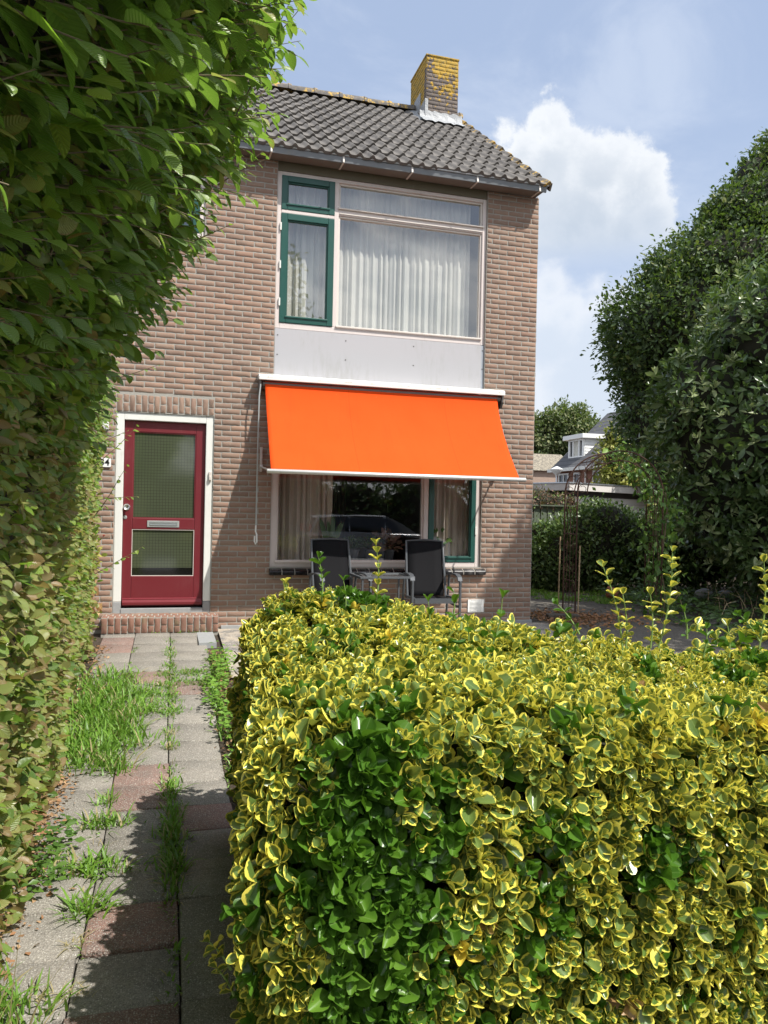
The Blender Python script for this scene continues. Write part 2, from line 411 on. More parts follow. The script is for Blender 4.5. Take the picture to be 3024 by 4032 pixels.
def horn_fn(t, u, v, r, k, co):
    a = t.math('ABSOLUTE', t.math('MULTIPLY_ADD', u, 2, -1))
    rib = t.math('SINE', t.math('MULTIPLY', t.math('SUBTRACT', v, t.math('MULTIPLY', a, .17)), 75))
    g = t.mix(r, (.105,.195,.042), (.25,.38,.080))
    fresh = t.mix(r, (.24,.40,.045), (.33,.43,.07))
    pale = t.mix(r, (.32,.33,.14), (.46,.37,.19))
    brown = t.mix(r, (.22,.12,.05), (.36,.20,.09))
    c = t.mix(t.smooth(k, .2, .5), g, fresh); c = t.mix(t.smooth(k, .9, 1.1), c, pale); c = t.mix(t.smooth(k, 1.9, 2.1), c, brown)
    e = t.math('ADD', t.math('MAXIMUM', a, t.math('POWER', v, 3)), t.math('MULTIPLY_ADD', t.noise(co, 60, 3), .8, -.4))
    burnt = t.math('MULTIPLY', t.smooth(e, .78, .98), t.smooth(k, .7, 1.0))
    c = t.mix(t.math('MULTIPLY', burnt, .7), c, (.28,.15,.06))
    c = t.mix(t.math('MULTIPLY', t.smooth(a, .07, 0.), .4), c, (.25,.30,.10))
    c = t.mix(t.math('MULTIPLY', t.smooth(rib, .55, 1), .22), c, (.05,.08,.03))
    tc = t.mix(.5, c, t.mix(t.smooth(k, .9, 1.1), (.22,.42,.02), (.45,.38,.06)))
    return {'Base Color': c, 'T': tc, 'Normal': t.bump(rib, .45, .0022)}
M['horn'] = leaf_mat('hornbeam_leaf', horn_fn, .34, .48, spec=.7)
def simple_leaf(a, b, c2=None):
    def fn(t, u, v, r, k, co):
        c = t.mix(r, a, b)
        if c2: c = t.mix(t.smooth(k, .5, 1.), c, c2)
        return {'Base Color': c, 'T': t.mix(.4, c, (.25,.42,.03))}
    return fn
M['magnolia'] = leaf_mat('glossy_dark_leaf', simple_leaf((.055,.100,.036), (.115,.175,.058), (.27,.32,.15)), .32, .25)
M['darktree'] = leaf_mat('dark_tree_leaf', simple_leaf((.036,.070,.022), (.080,.125,.032), (.17,.19,.055)), .5, .28)
M['fartree'] = leaf_mat('far_tree_leaf', simple_leaf((.055,.085,.030), (.12,.155,.05), (.20,.21,.09)), .6, .25)
M['yellowtree'] = leaf_mat('yellow_green_leaf', simple_leaf((.20,.22,.04), (.33,.33,.07), (.42,.40,.10)), .5, .3)
M['shrub'] = leaf_mat('shrub_leaf', simple_leaf((.045,.085,.028), (.10,.165,.045), (.18,.25,.08)), .4, .25)
M['vine'] = leaf_mat('vine_leaf', simple_leaf((.05,.12,.025), (.12,.22,.04), (.2,.33,.06)), .4, .35)
M['redshrub'] = leaf_mat('reddish_shrub_leaf', simple_leaf((.13,.065,.05), (.20,.12,.075), (.12,.18,.04)), .6, .2)
M['grass'] = leaf_mat('grass_blade', simple_leaf((.11,.24,.03), (.21,.38,.05), (.42,.35,.18)), .45, .35)
M['litter'] = leaf_mat('dry_leaf', simple_leaf((.20,.11,.05), (.42,.27,.15), (.30,.15,.07)), .8, .1)
M['twig'] = mat('twig_bark', fn=lambda t, co: {'Base Color': t.mix(t.noise(co, 40, 4), (.10,.075,.045), (.22,.17,.10)), 'Roughness': .8})
M['greenstem'] = mat('green_stem', (.20,.30,.08), .5)
M['bark'] = mat('bark', fn=lambda t, co: {'Base Color': t.mix(t.noise(t.map(co, (1,1,.2)), 14, 6, .7), (.05,.042,.032), (.14,.115,.09)), 'Roughness': .95, 'Normal': t.bump(t.noise(t.map(co, (1,1,.2)), 20, 5), 1, .03)})
M['core'] = mat('inner_shade', (.022,.022,.012), .95)  # near-black colour standing in for shade deep inside the foliage

# ------------------------------------------------------------------ foliage
def leaf_tmpl(nu, nv, width, shape, cup=.25, bend=.25, fold=0.):
    us = np.linspace(-1, 1, nu+1); vs = np.linspace(0, 1, nv+1)
    V, UV = [], []
    for v in vs:
        w = width*.5*shape(v)
        for u in us:
            x = u*w; z = cup*(u*u)*w - bend*v*v*.5 + fold*abs(u)*w
            V.append((x, v, z)); UV.append((u*.5+.5, v))
    F = [(j*(nu+1)+i, j*(nu+1)+i+1, (j+1)*(nu+1)+i+1, (j+1)*(nu+1)+i) for j in range(nv) for i in range(nu)]
    return np.array(V), np.array(F), np.array(UV)
obov = lambda v: [.12, .52, .86, 1.0, .86, .34][int(round(v*5))]
ovate = lambda v: (.12 + math.sin(math.pi*min(1, v**.78))**.75*.95) if v < .999 else .03
lance = lambda v: (.10 + math.sin(math.pi*v**1.05)**.8*.92) if v < .999 else .05
T_EUO = leaf_tmpl(4, 5, .70, obov, .70, .16)
T_HORN = leaf_tmpl(2, 5, .56, ovate, 0., .30, .22)
T_BIG = leaf_tmpl(2, 3, .42, lance, 0., .2, .35)
T_SM = leaf_tmpl(2, 2, .55, lambda v: [.15, 1, .08][int(round(v*2))], 0., .2, .3)

def norm(a): return a/np.maximum(np.linalg.norm(a, axis=1, keepdims=True), 1e-9)
def leaves(name, tm, P, Y, N, S, mat_, kind=None, parent=None, wj=.15, bj=.4):
    V, F, UV = tm; n = len(P)
    Y = norm(Y); X = norm(np.cross(Y, N)); Z = np.cross(X, Y)
    sx = S*(1+wj*rng.normal(size=n)); bz = S*(1+bj*rng.normal(size=n))
    W = (P[:, None, :] + X[:, None, :]*(V[None, :, 0:1]*sx[:, None, None]) + Y[:, None, :]*(V[None, :, 1:2]*S[:, None, None])
         + Z[:, None, :]*(V[None, :, 2:3]*bz[:, None, None]))
    W = W.reshape(-1, 3); FF = (F[None] + (np.arange(n)*len(V))[:, None, None]).reshape(-1, 4)
    uv = np.tile(UV, (n, 1)); rn = np.repeat(rng.random(n), len(F))
    kd = np.repeat(np.zeros(n) if kind is None else kind, len(F))
    me = mesh_np(name, W, FF, mat_, uv=uv, attrs={'rnd': ('FACE', rn), 'kind': ('FACE', kd)}, smooth=True)
    return link(name, me, parent)
def lownoise(P, seed, fr=1.0, n=5):
    g = np.random.default_rng(seed); o = np.zeros(len(P))
    for i in range(n):
        k = g.normal(size=3)*fr*(1.6**i*.6); o += np.sin(P@k + g.random()*6.28)*(.75**i)
    return o/2.2

def gz(y):
    """height of the ground: the front path falls away from the door towards the street"""
    y = np.asarray(y, dtype=float); t = np.clip((-.4-y)/4.0, 0, 1)
    return -.26*(t*t*(3-2*t)*.5 + t*.5)
def gzf(y): return float(gz(y))
# ================================================================== HOUSE
XL, XR, YB = -6.2, 4.44, 6.0
EAVE_Z = 5.36
house = empty('brick_house', (XR, 0, 0), 'two storey brown brick house with dark tiled roof, red front door and orange awning', 'house')

OPEN = [(-.56, .48, .175, 2.385), (1.14, 3.745, .69, 5.37), (-.62, .335, 4.37, 5.10), (-.56, .48, 2.385, 2.585)]
def bricks(name, x0, x1, z0, z1, opens, parent, material, L=.2095, Hc=.062, place=None, jag=1., zoff=0., mode=1):
    """real bricks standing 7 mm proud of the mortar; place maps (x, out, z) to the world"""
    B = []
    rows = int(math.ceil((z1-z0)/Hc))
    for r in range(rows):
        za = z0+r*Hc; zb = min(za+Hc, z1)
        if zb-za < .02: continue
        iv = [(x0, x1)]
        for a, b, c, d in opens:
            if za+.031 > c and za+.031 < d:
                nv = []
                for p, q in iv:
                    if b <= p or a >= q: nv.append((p, q)); continue
                    if a > p: nv.append((p, a))
                    if b < q: nv.append((b, q))
                iv = nv
        off = (L/2 if r % 2 else 0) + (random.uniform(-.008, .008))
        k0 = int(math.floor((x0-x1)/L))-1
        for p, q in iv:
            for k in range(k0, 3):
                a = x1 + k*L - off + L; b = a+L
                a2, b2 = max(a, p), min(b, q)
                if b2-a2 < .025: continue
                B.append((a2, b2, za, zb))
    B = np.array(B); n = len(B); j = .0064
    g = (np.array([0, .13, .27, .42, .58, .73, .87, 1]), np.array([0, .5, 1]))
    ring = [(u, 0) for u in g[0]] + [(1, .5)] + [(u, 1) for u in g[0][::-1]] + [(0, .5)]
    ring = np.array(ring); m = len(ring)
    w = (B[:, 1]-B[:, 0]-2*j); h = (B[:, 3]-B[:, 2]-2*j)
    jx = rng.normal(size=(n, m))*.0011*jag; jz = rng.normal(size=(n, m))*.0014*jag
    x = B[:, 0:1]+j+ring[None, :, 0]*w[:, None]+jx; z = B[:, 2:3]+j+ring[None, :, 1]*h[:, None]+jz
    cx = x.mean(1, keepdims=True); cz = z.mean(1, keepdims=True)
    out = .0042+rng.normal(size=(n, 1))*.0009
    tx = rng.normal(size=(n, 1))*.004
    def ringpts(s, o):
        sx = 1-2*s/np.maximum(w, .03)[:, None]; sz = 1-2*s/np.maximum(h, .02)[:, None]
        return np.stack([cx+(x-cx)*sx, o+tx*(x-cx)+0*x, cz+(z-cz)*sz], -1)
    A = ringpts(0, np.full((n, 1), -.006)); Bq = ringpts(0, out-.0018); Cq = ringpts(.0022, out)
    V = np.concatenate([A, Bq, Cq], 1)      # n, 3m, 3
    if place is None: W = np.stack([V[..., 0], -V[..., 1], V[..., 2]], -1)
    else: W = place(V)
    base = (np.arange(n)*3*m)[:, None, None]
    i = np.arange(m); q1 = np.stack([i, (i+1) % m, (i+1) % m + m, i+m], 1); q2 = q1+m
    F4 = (np.concatenate([q1, q2])[None]+base).reshape(-1, 4)
    FN = (np.arange(2*m, 3*m)[None, None]+base).reshape(-1, m)
    rn = rng.random(n); tn = np.clip(rng.random(n)*6-5.2, 0, 1)
    at = np.concatenate([np.repeat(rn, 2*m), rn]); tt = np.concatenate([np.repeat(tn, 2*m), tn])
    return W.reshape(-1, 3), F4, FN, at, tt
def brick_part(name, sets, parent, material):
    V = []; F4 = []; FN = []; a4 = []; aN = []; t4 = []; tN = []; o = 0
    for W, f4, fn, at, tt in sets:
        n4 = len(f4)
        V.append(W); F4.append(f4+o); FN.append(fn+o); o += len(W)
        a4.append(at[:n4]); aN.append(at[n4:]); t4.append(tt[:n4]); tN.append(tt[n4:])
    me = mesh_np(name, np.concatenate(V), [np.concatenate(F4), np.concatenate(FN)], material,
                 attrs={'rnd': ('FACE', np.concatenate(a4+aN)), 'tone': ('FACE', np.concatenate(t4+tN))})
    return link(name, me, parent)
front = bricks('w', XL, XR, 0.0, EAVE_Z, OPEN, house, M['brick'])
gable_place = lambda V: np.stack([XR+V[..., 1], V[..., 0], V[..., 2]], -1)
gz_open = []
def gable_tri():
    s = []
    r = 0; z = EAVE_Z-.0
    z = 5.332
    while z < 7.6:
        y0 = (z-5.36)/.735-.0; y0 = max(0, y0)+.03; y1 = 6-y0
        if y1-y0 > .3: s.append(bricks('g', y0, y1, z, z+.062, [], house, M['brick'], place=gable_place, jag=.6))
        z += .062
    return s
gable = bricks('g', 0, YB, 0.0, 5.332, [], house, M['brick'], place=gable_place, jag=.6)
# soldier course above the door
def soldier(x0, x1, z0, z1, y, n, out=0.0):
    L = (x1-x0)/n; S = []
    pl = lambda V: np.stack([x0+(V[..., 2]), y-V[..., 1]-out, z0+V[..., 0]], -1)
    return bricks('s', 0, z1-z0, 0, x1-x0, [], None, None, L=(z1-z0), Hc=L, place=pl, jag=1.3)
wall = brick_part('wall', [front, gable]+gable_tri(), house, M['brick'])
sold = brick_part('door_lintel', [soldier(-.56, .48, 2.388, 2.582, 0, 16)], house, M['brick'])
# mortar skin (holes for the openings) + reveals
mb = MB()
def holed(mb, x0, x1, z0, z1, opens, y0, y1):
    xs = sorted({x0, x1, *[v for o in opens for v in o[:2]]}); zs = sorted({z0, z1, *[v for o in opens for v in o[2:]]})
    xs = [v for v in xs if x0 <= v <= x1]; zs = [v for v in zs if z0 <= v <= z1]
    for a, b in zip(xs, xs[1:]):
        run = None
        for c, d in zip(zs, zs[1:]):
            mx, mz = (a+b)/2, (c+d)/2
            if any(o[0] < mx < o[1] and o[2] < mz < o[3] for o in opens):
                if run: mb.box(a, b, y0, y1, run[0], run[1]); run = None
            else: run = (run[0], d) if run else (c, d)
        if run: mb.box(a, b, y0, y1, run[0], run[1])
holed(mb, XL, XR-.001, -.4, EAVE_Z-.002, OPEN[:3], 0.0, .28)
mb.box(XR-.28, XR, .28, YB, -.4, 5.32)
mb.prism_x([(.0, 5.32), (6, 5.32), (3.0, 7.50)], XR-.28, XR)
mb.box(XL, XR-.28, YB-.28, YB, -.4, 2.0).box(XL, 1.7, YB-.28, YB, 2.0, 5.3).box(2.9, XR-.28, YB-.28, YB, 2.0, 5.3) if False else None
mb.build('mortar', M['mortar'], wall)
# interior shell
mi = MB()
mi.box(XL, XR-.28, .30, YB-.3, 2.78, 2.98)
mi.box(.75, .85, .30, YB-.3, .15, 2.78)
mi.box(.9, 1.0, .30, 3.0, 2.98, 5.5)
mi.box(XL, XR-.28, .30, YB-.3, .02, .12)
mi.box(XL, XL+.1, .3, YB-.3, .12, 5.5)
for a, b, c, d in ((XL, 1.95, .12, 5.45), (2.62, XR-.28, .12, 5.45), (1.95, 2.62, 2.4, 5.45)): mi.box(a, b, YB-.29, YB, c, d)
mi.box(XL, XR-.28, 2.9, 3.0, 2.98, 5.45)
mi.box(XL, XR-.28, .30, YB-.3, 5.45, 5.50)
mi.build('interior', M['interior'], house)

# doorstep ------------------------------------------------------------
step = brick_part('doorstep', [soldier(-.655, .56, 0.0, .172, -.262, 18, .02),
    bricks('t', -.655, .56, 0, .262, [], None, None, L=.0675*1.0, Hc=.131, place=lambda V: np.stack([V[..., 0], -.275+V[..., 2], .168+V[..., 1]], -1))], house, M['stepbrick'])
MB().box(-.652, .557, -.278, -.002, -.05, .170).build('mortar', M['mortar'], step)

# front door ----------------------------------------------------------
door = MB(); DY0, DY1 = .06, .10
door.box(-.475, -.377, DY0, DY1, .25, 2.30).box(.29, .395, DY0, DY1, .25, 2.30)
door.box(-.377, .29, DY0, DY1, 2.178, 2.30).box(-.377, .29, DY0, DY1, 1.102, 1.228).box(-.377, .29, DY0, DY1, .25, .584)
dr = door.build('front_door', M['red'], house, bevel=.006)
MB().prism_x([(DY0-.001, .265), (DY0-.045, .268), (DY0-.045, .30), (DY0-.022, .318), (DY0-.022, .335), (DY0-.001, .345)], -.465, .388).build('weather_bar', M['red'], dr, bevel=.004)
MB().rect(-.377, .29, 1.228, 2.178, .008, DY0+.006, DY0+.03).build('glazing_bead', M['red'], dr); MB().rect(-.377, .29, .584, 1.102, .006, DY0+.004, DY0+.03).build('glazing_bead', M['cream'], dr)
MB().box(-.369, .282, DY0+.02, DY0+.026, 1.236, 2.17).build('glass_pane', M['wired'], dr)
MB().box(-.369, .282, DY0+.02, DY0+.026, .592, 1.094).build('glass_pane', M['wired'], dr)
MB().lathe([(.0, .0), (.034, 0), (.036, -.008), (.014, -.012), (.014, -.04), (.028, -.045), (.033, -.06), (.026, -.068), (.018, -.062), (0, -.061)], (-.437, DY0, 1.345), 32, 'y').build('door_knob', M['chrome'], dr, smooth=True)
MB().lathe([(0, 0), (.021, 0), (.021, -.006), (.010, -.008), (.010, -.014), (0, -.014)], (-.452, DY0, 1.232), 24, 'y').build('door_lock', M['letter'], dr, smooth=True)
lb = MB().rect(-.218, .125, 1.128, 1.200, .024, DY0-.008, DY0-.0005, wb=.014, wt=.018).build('letterbox', M['letter'], dr, bevel=.002)
MB().box(-.192, .099, DY0-.007, DY0-.001, 1.143, 1.181).box(-.19, .097, DY0-.013, DY0-.0075, 1.146, 1.157).build('letterbox_flap', M['zinc'], lb, bevel=.001)
fr = MB(); fr.box(-.559, -.477, .012, .14, .305, 2.384).box(.397, .479, .012, .14, .305, 2.384).box(-.477, .397, .012, .14, 2.302, 2.384)
fr.build('door_frame', M['white'], house, bevel=.006)
MB().box(-.559, -.477, .008, .14, .176, .303).box(.397, .479, .008, .14, .176, .303).box(-.477, .397, -.002, .14, .176, .232).build('threshold', M['concrete'], house, bevel=.005)
o = MB().box(.435, .463, -.012, .0115, 1.655, 1.76).box(.437, .461, -.022, -.0125, 1.665, 1.712).build('key_box', M['cream'], house, bevel=.004)

# windows -------------------------------------------------------------
def pane(x0, x1, z0, z1, y, parent, m='glass'): return link('glass_pane', mesh_np('glass_pane', [(x0, y, z0), (x1, y, z0), (x1, y, z1), (x0, y, z1)], np.array([[0, 1, 2, 3]]), M[m]), parent)
def sash(x0, x1, z0, z1, w, parent, name='casement', gm='glass', y=.02):
    s = MB().rect(x0, x1, z0, z1, w, y, y+.06).build(name, M['green'], parent, bevel=.006)
    i = MB().rect(x0+w, x1-w, z0+w, z1-w, .014, y+.018, y+.05).box(x0+w-.012, x1-w+.012, y-.012, y+.0, z0+w-.016, z0+w+.004).build('glazing_bead', M['green'], s, bevel=.003)
    g = pane(x0+w+.01, x1-w-.01, z0+w+.01, z1-w-.01, y+.04, s, gm)
    return s
W1 = MB(); y0, y1 = .030, .12
W1.rect(1.142, 3.743, 3.448, 5.262, .050, y0, y1, wb=.065, wt=.045)
W1.box(1.815, 1.868, y0, y1, 3.513, 5.217)
W1.box(1.192, 1.815, y0-.004, y1, 4.782, 4.822)
W1.box(1.868, 3.693, y0+.004, y1, 4.835, 4.915)
w1 = W1.build('upper_window', M['pinkcream'], house, bevel=.005)
b = MB(); b.rect(1.868, 3.693, 4.915, 5.217, .022, y0+.02, y1-.01); b.rect(1.868, 3.693, 3.513, 4.835, .022, y0+.02, y1-.01)
b.box(1.855, 3.702, y0-.02, y0-.001, 4.905, 4.922).box(1.855, 3.702, y0-.02, y0-.001, 3.512, 3.532).box(1.875, 3.69, y0-.006, y0+.003, 4.85, 4.862)
b.build('glazing_bead', M['cream'], w1, bevel=.003)
pane(1.888, 3.673, 4.935, 5.197, y0+.045, w1); pane(1.888, 3.673, 3.533, 4.815, y0+.045, w1)
sash(1.190, 1.817, 4.822, 5.218, .070, w1, 'top_light'); sash(1.190, 1.817, 3.515, 4.781, .074, w1, 'casement')
for z in (3.75, 4.18, 4.62): MB().box(1.178, 1.196, .008, .029, z-.045, z+.045).build('hinge', M['white'], w1, bevel=.002)
MB().box(1.142, 3.743, .02, .1, 5.264, 5.368).build('head_board', M['olive'], house)
pn = MB().box(1.142, 3.700, .006, .03, 2.86, 3.440).build('facade_panel', M['panel'], house, bevel=.002)
MB().box(3.702, 3.743, .022, .05, 2.86, 3.442).build('edge_strip', M['panelstrip'], pn)
for x, zz in ((1.175, (3.365, 3.14)), (1.98, (3.36, 3.135)), (2.82, (3.36, 3.13)), (3.722, (3.38, 3.15))):
    for z in zz: MB().lathe([(0, 0), (.008, 0), (.007, -.004), (0, -.005)], (x, .006 if x < 3.71 else .022, z), 10, 'y').build('panel_screw', M['darkmetal'], pn)
W2 = MB()
W2.rect(1.142, 3.743, .690, 2.858, .062, y0, y1, wb=.058, wt=.05)
W2.box(3.000, 3.062, y0, y1, .748, 2.808)
W2.box(1.204, 3.0, y0+.004, y1, 2.25, 2.32)
w2 = W2.build('lower_window', M['pinkcream'], house, bevel=.005)
b = MB().rect(1.204, 3.0, .748, 2.25, .022, y0+.02, y1-.01).box(1.195, 3.005, y0-.018, y0-.001, .738, .768).build('glazing_bead', M['pinkcream'], w2, bevel=.003)
pane(1.226, 2.98, .770, 2.228, y0+.045, w2, 'glass_low'); pane(1.21, 2.99, 2.325, 2.80, y0+.045, w2, 'glass_low')
sash(3.064, 3.680, .750, 2.806, .062, w2, 'casement', 'glass_low')
for z in (1.14, 1.9): MB().box(3.672, 3.694, .006, .029, z-.05, z+.05).build('hinge', M['white'], w2, bevel=.002)
W3 = MB().rect(-.618, .333, 4.372, 5.098, .055, .02, .12).build('side_window', M['pinkcream'], house, bevel=.005)
sash(-.56, .275, 4.43, 5.04, .07, W3)
MB().prism_x([(.02, 4.37), (-.05, 4.345), (-.05, 4.318), (.02, 4.322)], -.64, .35).build('window_sill', M['blacktile'], house, bevel=.004)
# glazed sill tiles: one part per sill with its joints
sl = MB(); n = 18; x0, x1 = 1.125, 3.80; st = (x1-x0)/n
for i in range(n):
    a, b_ = x0+i*st+.004, x0+(i+1)*st-.004
    sl.prism_x([(.028, .686), (-.055, .654), (-.066, .640), (-.066, .600), (-.02, .600), (.0, .62), (.028, .62)], a, b_)
sl = sl.build('window_sill', M['blacktile'], house, bevel=.006)
MB().prism_x([(.026, .683), (-.054, .649), (-.062, .638), (-.062, .604), (.026, .604)], x0+.006, x1-.006).build('sill_joints', M['mortar'], sl)
# wall vent
v = MB().rect(3.585, 3.795, .135, .292, .026, -.016, -.006, wb=.012, wt=.012)
for i in range(8): v.obox((3.69, -.014, .156+i*.0165), (.079, 0, 0), (0, .007, .004), (0, -.0008, .0014))
v.box(3.611, 3.769, -.007, -.005, .147, .28)
v.build('wall_vent', M['enamel'], house, bevel=.001)
# plinth
MB().box(.60, XR+.015, -.028, -.001, -.35, .030).box(XR+.001, XR+.02, -.001, YB, -.35, .030).build('plinth', M['concrete'], house, bevel=.006)

# roof ----------------------------------------------------------------
SL = math.atan(.735); ca, sa = math.cos(SL), math.sin(SL)
def roof_side(sign, name):
    rows = 11; Ls = 3.95/rows; wv = .15; X0, X1 = XL, 4.475
    nx = int((X1-X0)/wv*10); xs = np.linspace(X0, X1, nx+1)
    ph = ((X1-xs)/wv) % 1.0
    roll = np.where(ph < .46, np.sin(np.pi*ph/.46)**.85*.036, -.003*np.sin(np.pi*(ph-.46)/.54))
    V = []; F = []; rn = []; li = []; tile = ((X1-xs)/.30).astype(int)
    o = 0
    for r in range(rows):
        jr = rng.normal(size=60)*.0022; lift = jr[np.minimum(tile, 59)]
        rr = rng.random(60)[np.minimum(tile, 59)]
        s0, s1 = r*Ls-.05, (r+1)*Ls+.01
        h0, h1 = .041, .012
        rows_ = [(s0+.004, h0-.037), (s0, h0-.004), (s0+.006, h0), (s0+.12, h0-.006), (s1, h1-.012)]
        for s, h in rows_:
            k = s+lift*1.5
            hh = h+roll+lift
            if h == h0-.037: hh = h+roll*.7
            y = -.205+k*ca; z = 5.43+k*sa
            yy = y-hh*sa; zz = z+hh*ca
            if sign < 0: yy = 6.0-yy
            V.append(np.stack([xs, yy, zz], 1))
        m = nx+1
        for j in range(4):
            a = o+j*m+np.arange(nx); q = np.stack([a, a+1, a+1+m, a+m], 1) if sign > 0 else np.stack([a+1, a, a+m, a+1+m], 1); F.append(q)
            rn.append(rr[:-1])
            d = np.clip(1-(X1-xs[:-1])/.34, 0, 1)*.54+np.clip((r-8.8)/2.5, 0, 1)*.42+np.where((X1-xs[:-1]) < .12, .25, 0)
            li.append(d)
        o += 5*m
    me = mesh_np(name, np.concatenate(V), np.concatenate(F), M['rooftile'], attrs={'rnd': ('FACE', np.concatenate(rn)), 'lichen': ('FACE', np.concatenate(li))}, smooth=True)
    try: me.set_sharp_from_angle(angle=R(45))
    except Exception: pass
    return link(name, me, house)
roof = roof_side(1, 'roof'); roof2 = roof_side(-1, 'roof')
MB().prism_x([(-.17, 5.39), (3.0, 7.72), (6.17, 5.39), (6.17, 5.36), (3.0, 7.66), (-.17, 5.36)], XL, 4.40).build('roof_underlay', M['dark'], roof)
# barge tiles' edge: end faces of the verge
vg = MB()
for r in range(11):
    s0 = r*3.95/11-.05; s1 = s0+.40
    for sg in (1, -1):
        P = [(s0, .030), (s0+.004, .052), (s1, .026), (s1, -.03), (s0, -.045)]
        pr = [(-.205+s*ca-h*sa, 5.43+s*sa+h*ca) for s, h in P]
        if sg < 0: pr = [(6-y, z) for y, z in pr]
        vg.prism_x(pr, 4.462, 4.485)
vgo = vg.build('verge', M['rooftile'], roof, bevel=.004)
vgo.data.attributes.new('lichen', 'FLOAT', 'FACE').data.foreach_set('value', np.full(len(vgo.data.polygons), .55, dtype=np.float32))
rd = MB(); i = 0; x = 4.49
while x > XL:
    w = .405; k = len(rd.v)
    for (xx, rr) in ((x, .118), (x-.05, .124), (x-.055, .112), (x-w, .106)):
        for j in range(11):
            a = math.pi*j/10; rd.v.append((xx, 3.0-math.cos(a)*rr*1.15, 7.785+math.sin(a)**.8*rr*1.0+random.uniform(-.003, .003)))
    for q in range(3):
        for j in range(10): rd.f.append((k+q*11+j, k+q*11+j+1, k+(q+1)*11+j+1, k+(q+1)*11+j))
    rd.f.append(tuple(k+j for j in range(11)))
    x -= .40
rdo = rd.build('ridge_tiles', M['rooftile'], roof, smooth=True)
rdo.data.attributes.new('lichen', 'FLOAT', 'FACE').data.foreach_set('value', np.full(len(rdo.data.polygons), .70, dtype=np.float32))
# eaves box, gutter and brackets
MB().prism_x([(-.001, 5.362), (-.205, 5.352), (-.205, 5.372), (-.001, 5.40)], XL, 4.395).build('soffit', M['soffit'], house)
MB().prism_x([(-.206, 5.345), (-.224, 5.345), (-.236, 5.405), (-.222, 5.432), (-.206, 5.432)], XL, 4.425).build('fascia_board', M['greyboard'], house)
gt = MB(); pr = [(-.18+.055*math.cos(a), 5.425+.05*math.sin(a)) for a in [math.pi+math.pi*i/8 for i in range(9)]]
gt.prism_x([(-.246, 5.438), (-.252, 5.425), (-.246, 5.412), (-.236, 5.412), (-.229, 5.425), (-.236, 5.438)], XL, 4.452)
gt.prism_x([(-.229, 5.428), (-.12, 5.40), (-.12, 5.395), (-.232, 5.42)], XL, 4.452)
gut = gt.build('gutter', M['zinc'], house, bevel=.003)
for i in range(9):
    x = 4.33-i*.825
    b = MB().obox((x, -.2385, 5.376), (.010, 0, 0), (0, .004, 0), (0, .006, .034))
    b.obox((x, -.12, 5.349), (.010, 0, 0), (0, .112, .006), (0, 0, .004))
    b.build('gutter_bracket', M['cream'], gut, bevel=.001)

# chimney -------------------------------------------------------------
CX0, CX1, CY0, CY1, CZ = 3.71, 4.235, 2.45, 3.25, 8.43
ch = brick_part('chimney', [
    bricks('c', CX0, CX1, 7.25, CZ, [], None, None, place=lambda V: np.stack([V[..., 0], CY0-V[..., 1], V[..., 2]], -1), Hc=.0608),
    bricks('c', CY0, CY1, 7.25, CZ, [], None, None, place=lambda V: np.stack([CX0-V[..., 1], V[..., 0], V[..., 2]], -1), Hc=.0608),
    bricks('c', CY0, CY1, 7.25, CZ, [], None, None, place=lambda V: np.stack([CX1+V[..., 1], V[..., 0], V[..., 2]], -1), Hc=.0608),
    bricks('c', CX0, CX1, 7.25, CZ, [], None, None, place=lambda V: np.stack([V[..., 0], CY1+V[..., 1], V[..., 2]], -1), Hc=.0608)], house, M['chimbrick'])
MB().box(CX0, CX1, CY0, CY1, 7.1, CZ-.006).build('mortar', M['chimbrick'], ch)
MB().box(CX0-.012, CX1+.012, CY0-.012, CY1+.012, CZ-.004, CZ+.022).build('chimney_cap', M['chimbrick'], ch, bevel=.006)
MB().lathe([(.095, CZ), (.10, CZ+.09), (.088, CZ+.12), (.06, CZ+.125)], (3.93, 2.75, 0), 20).build('chimney_pot', M['terracotta'], ch, smooth=True)
def roofz(y): return 5.46+(y+.2)*.735
fl = MB()
g = []     # crumpled lead apron in front
for iy in range(7):
    for ix in range(15):
        x = CX0-.10+(CX1-CX0+.17)*ix/14; t = iy/6
        if t < .5: y = CY0-.018-.012*t; z = roofz(CY0)+.16-(t/.5)*.09
        else: y = CY0-.03-(t-.5)*2*.16; z = roofz(y)+.072-(t-.5)*.02
        z += random.uniform(-.008, .008)+.010*math.sin(x*41+iy); y += random.uniform(-.004, .004)
        g.append((x, y, z))
k = len(fl.v); fl.v += g
for iy in range(6):
    for ix in range(14): a = k+iy*15+ix; fl.f.append((a, a+1, a+16, a+15))
for a, b, c, d in ((CY0-.03, CY0+.20, .14, .44), (CY0+.24, CY0+.52, .12, .42)):
    zb0, zb1 = roofz(a), roofz(b)
    x = CX0-.022
    fl.v += [(x, a, zb0+.0), (x, b, zb1+.0), (x, b, zb1+.16), (x, a, zb0+(.36 if a < CY0 else .38)), (x+.018, a, zb0+.0), (x+.018, b, zb1), (x+.018, b, zb1+.16), (x+.018, a, zb0+(.36 if a < CY0 else .38))]
    n = len(fl.v)-8
    fl.f += [(n, n+3, n+2, n+1), (n, n+4, n+7, n+3), (n+3, n+7, n+6, n+2), (n+1, n+2, n+6, n+5)]
fl.box(CX0-.022, CX0+.03, CY0-.022, CY0-.010, roofz(CY0)+.03, roofz(CY0)+.34)
k = len(fl.v)
for iy in range(6):
    for ix in range(4):
        y = CY0-.08+iy*.11; x = CX0-.02-.16*ix/3
        fl.v.append((x, y, roofz(y)+.055+random.uniform(-.008, .008)-(.012*ix)))
for iy in range(5):
    for ix in range(3): a = k+iy*4+ix; fl.f.append((a, a+4, a+5, a+1))
fl.build('lead_flashing', M['lead'], ch, smooth=True)

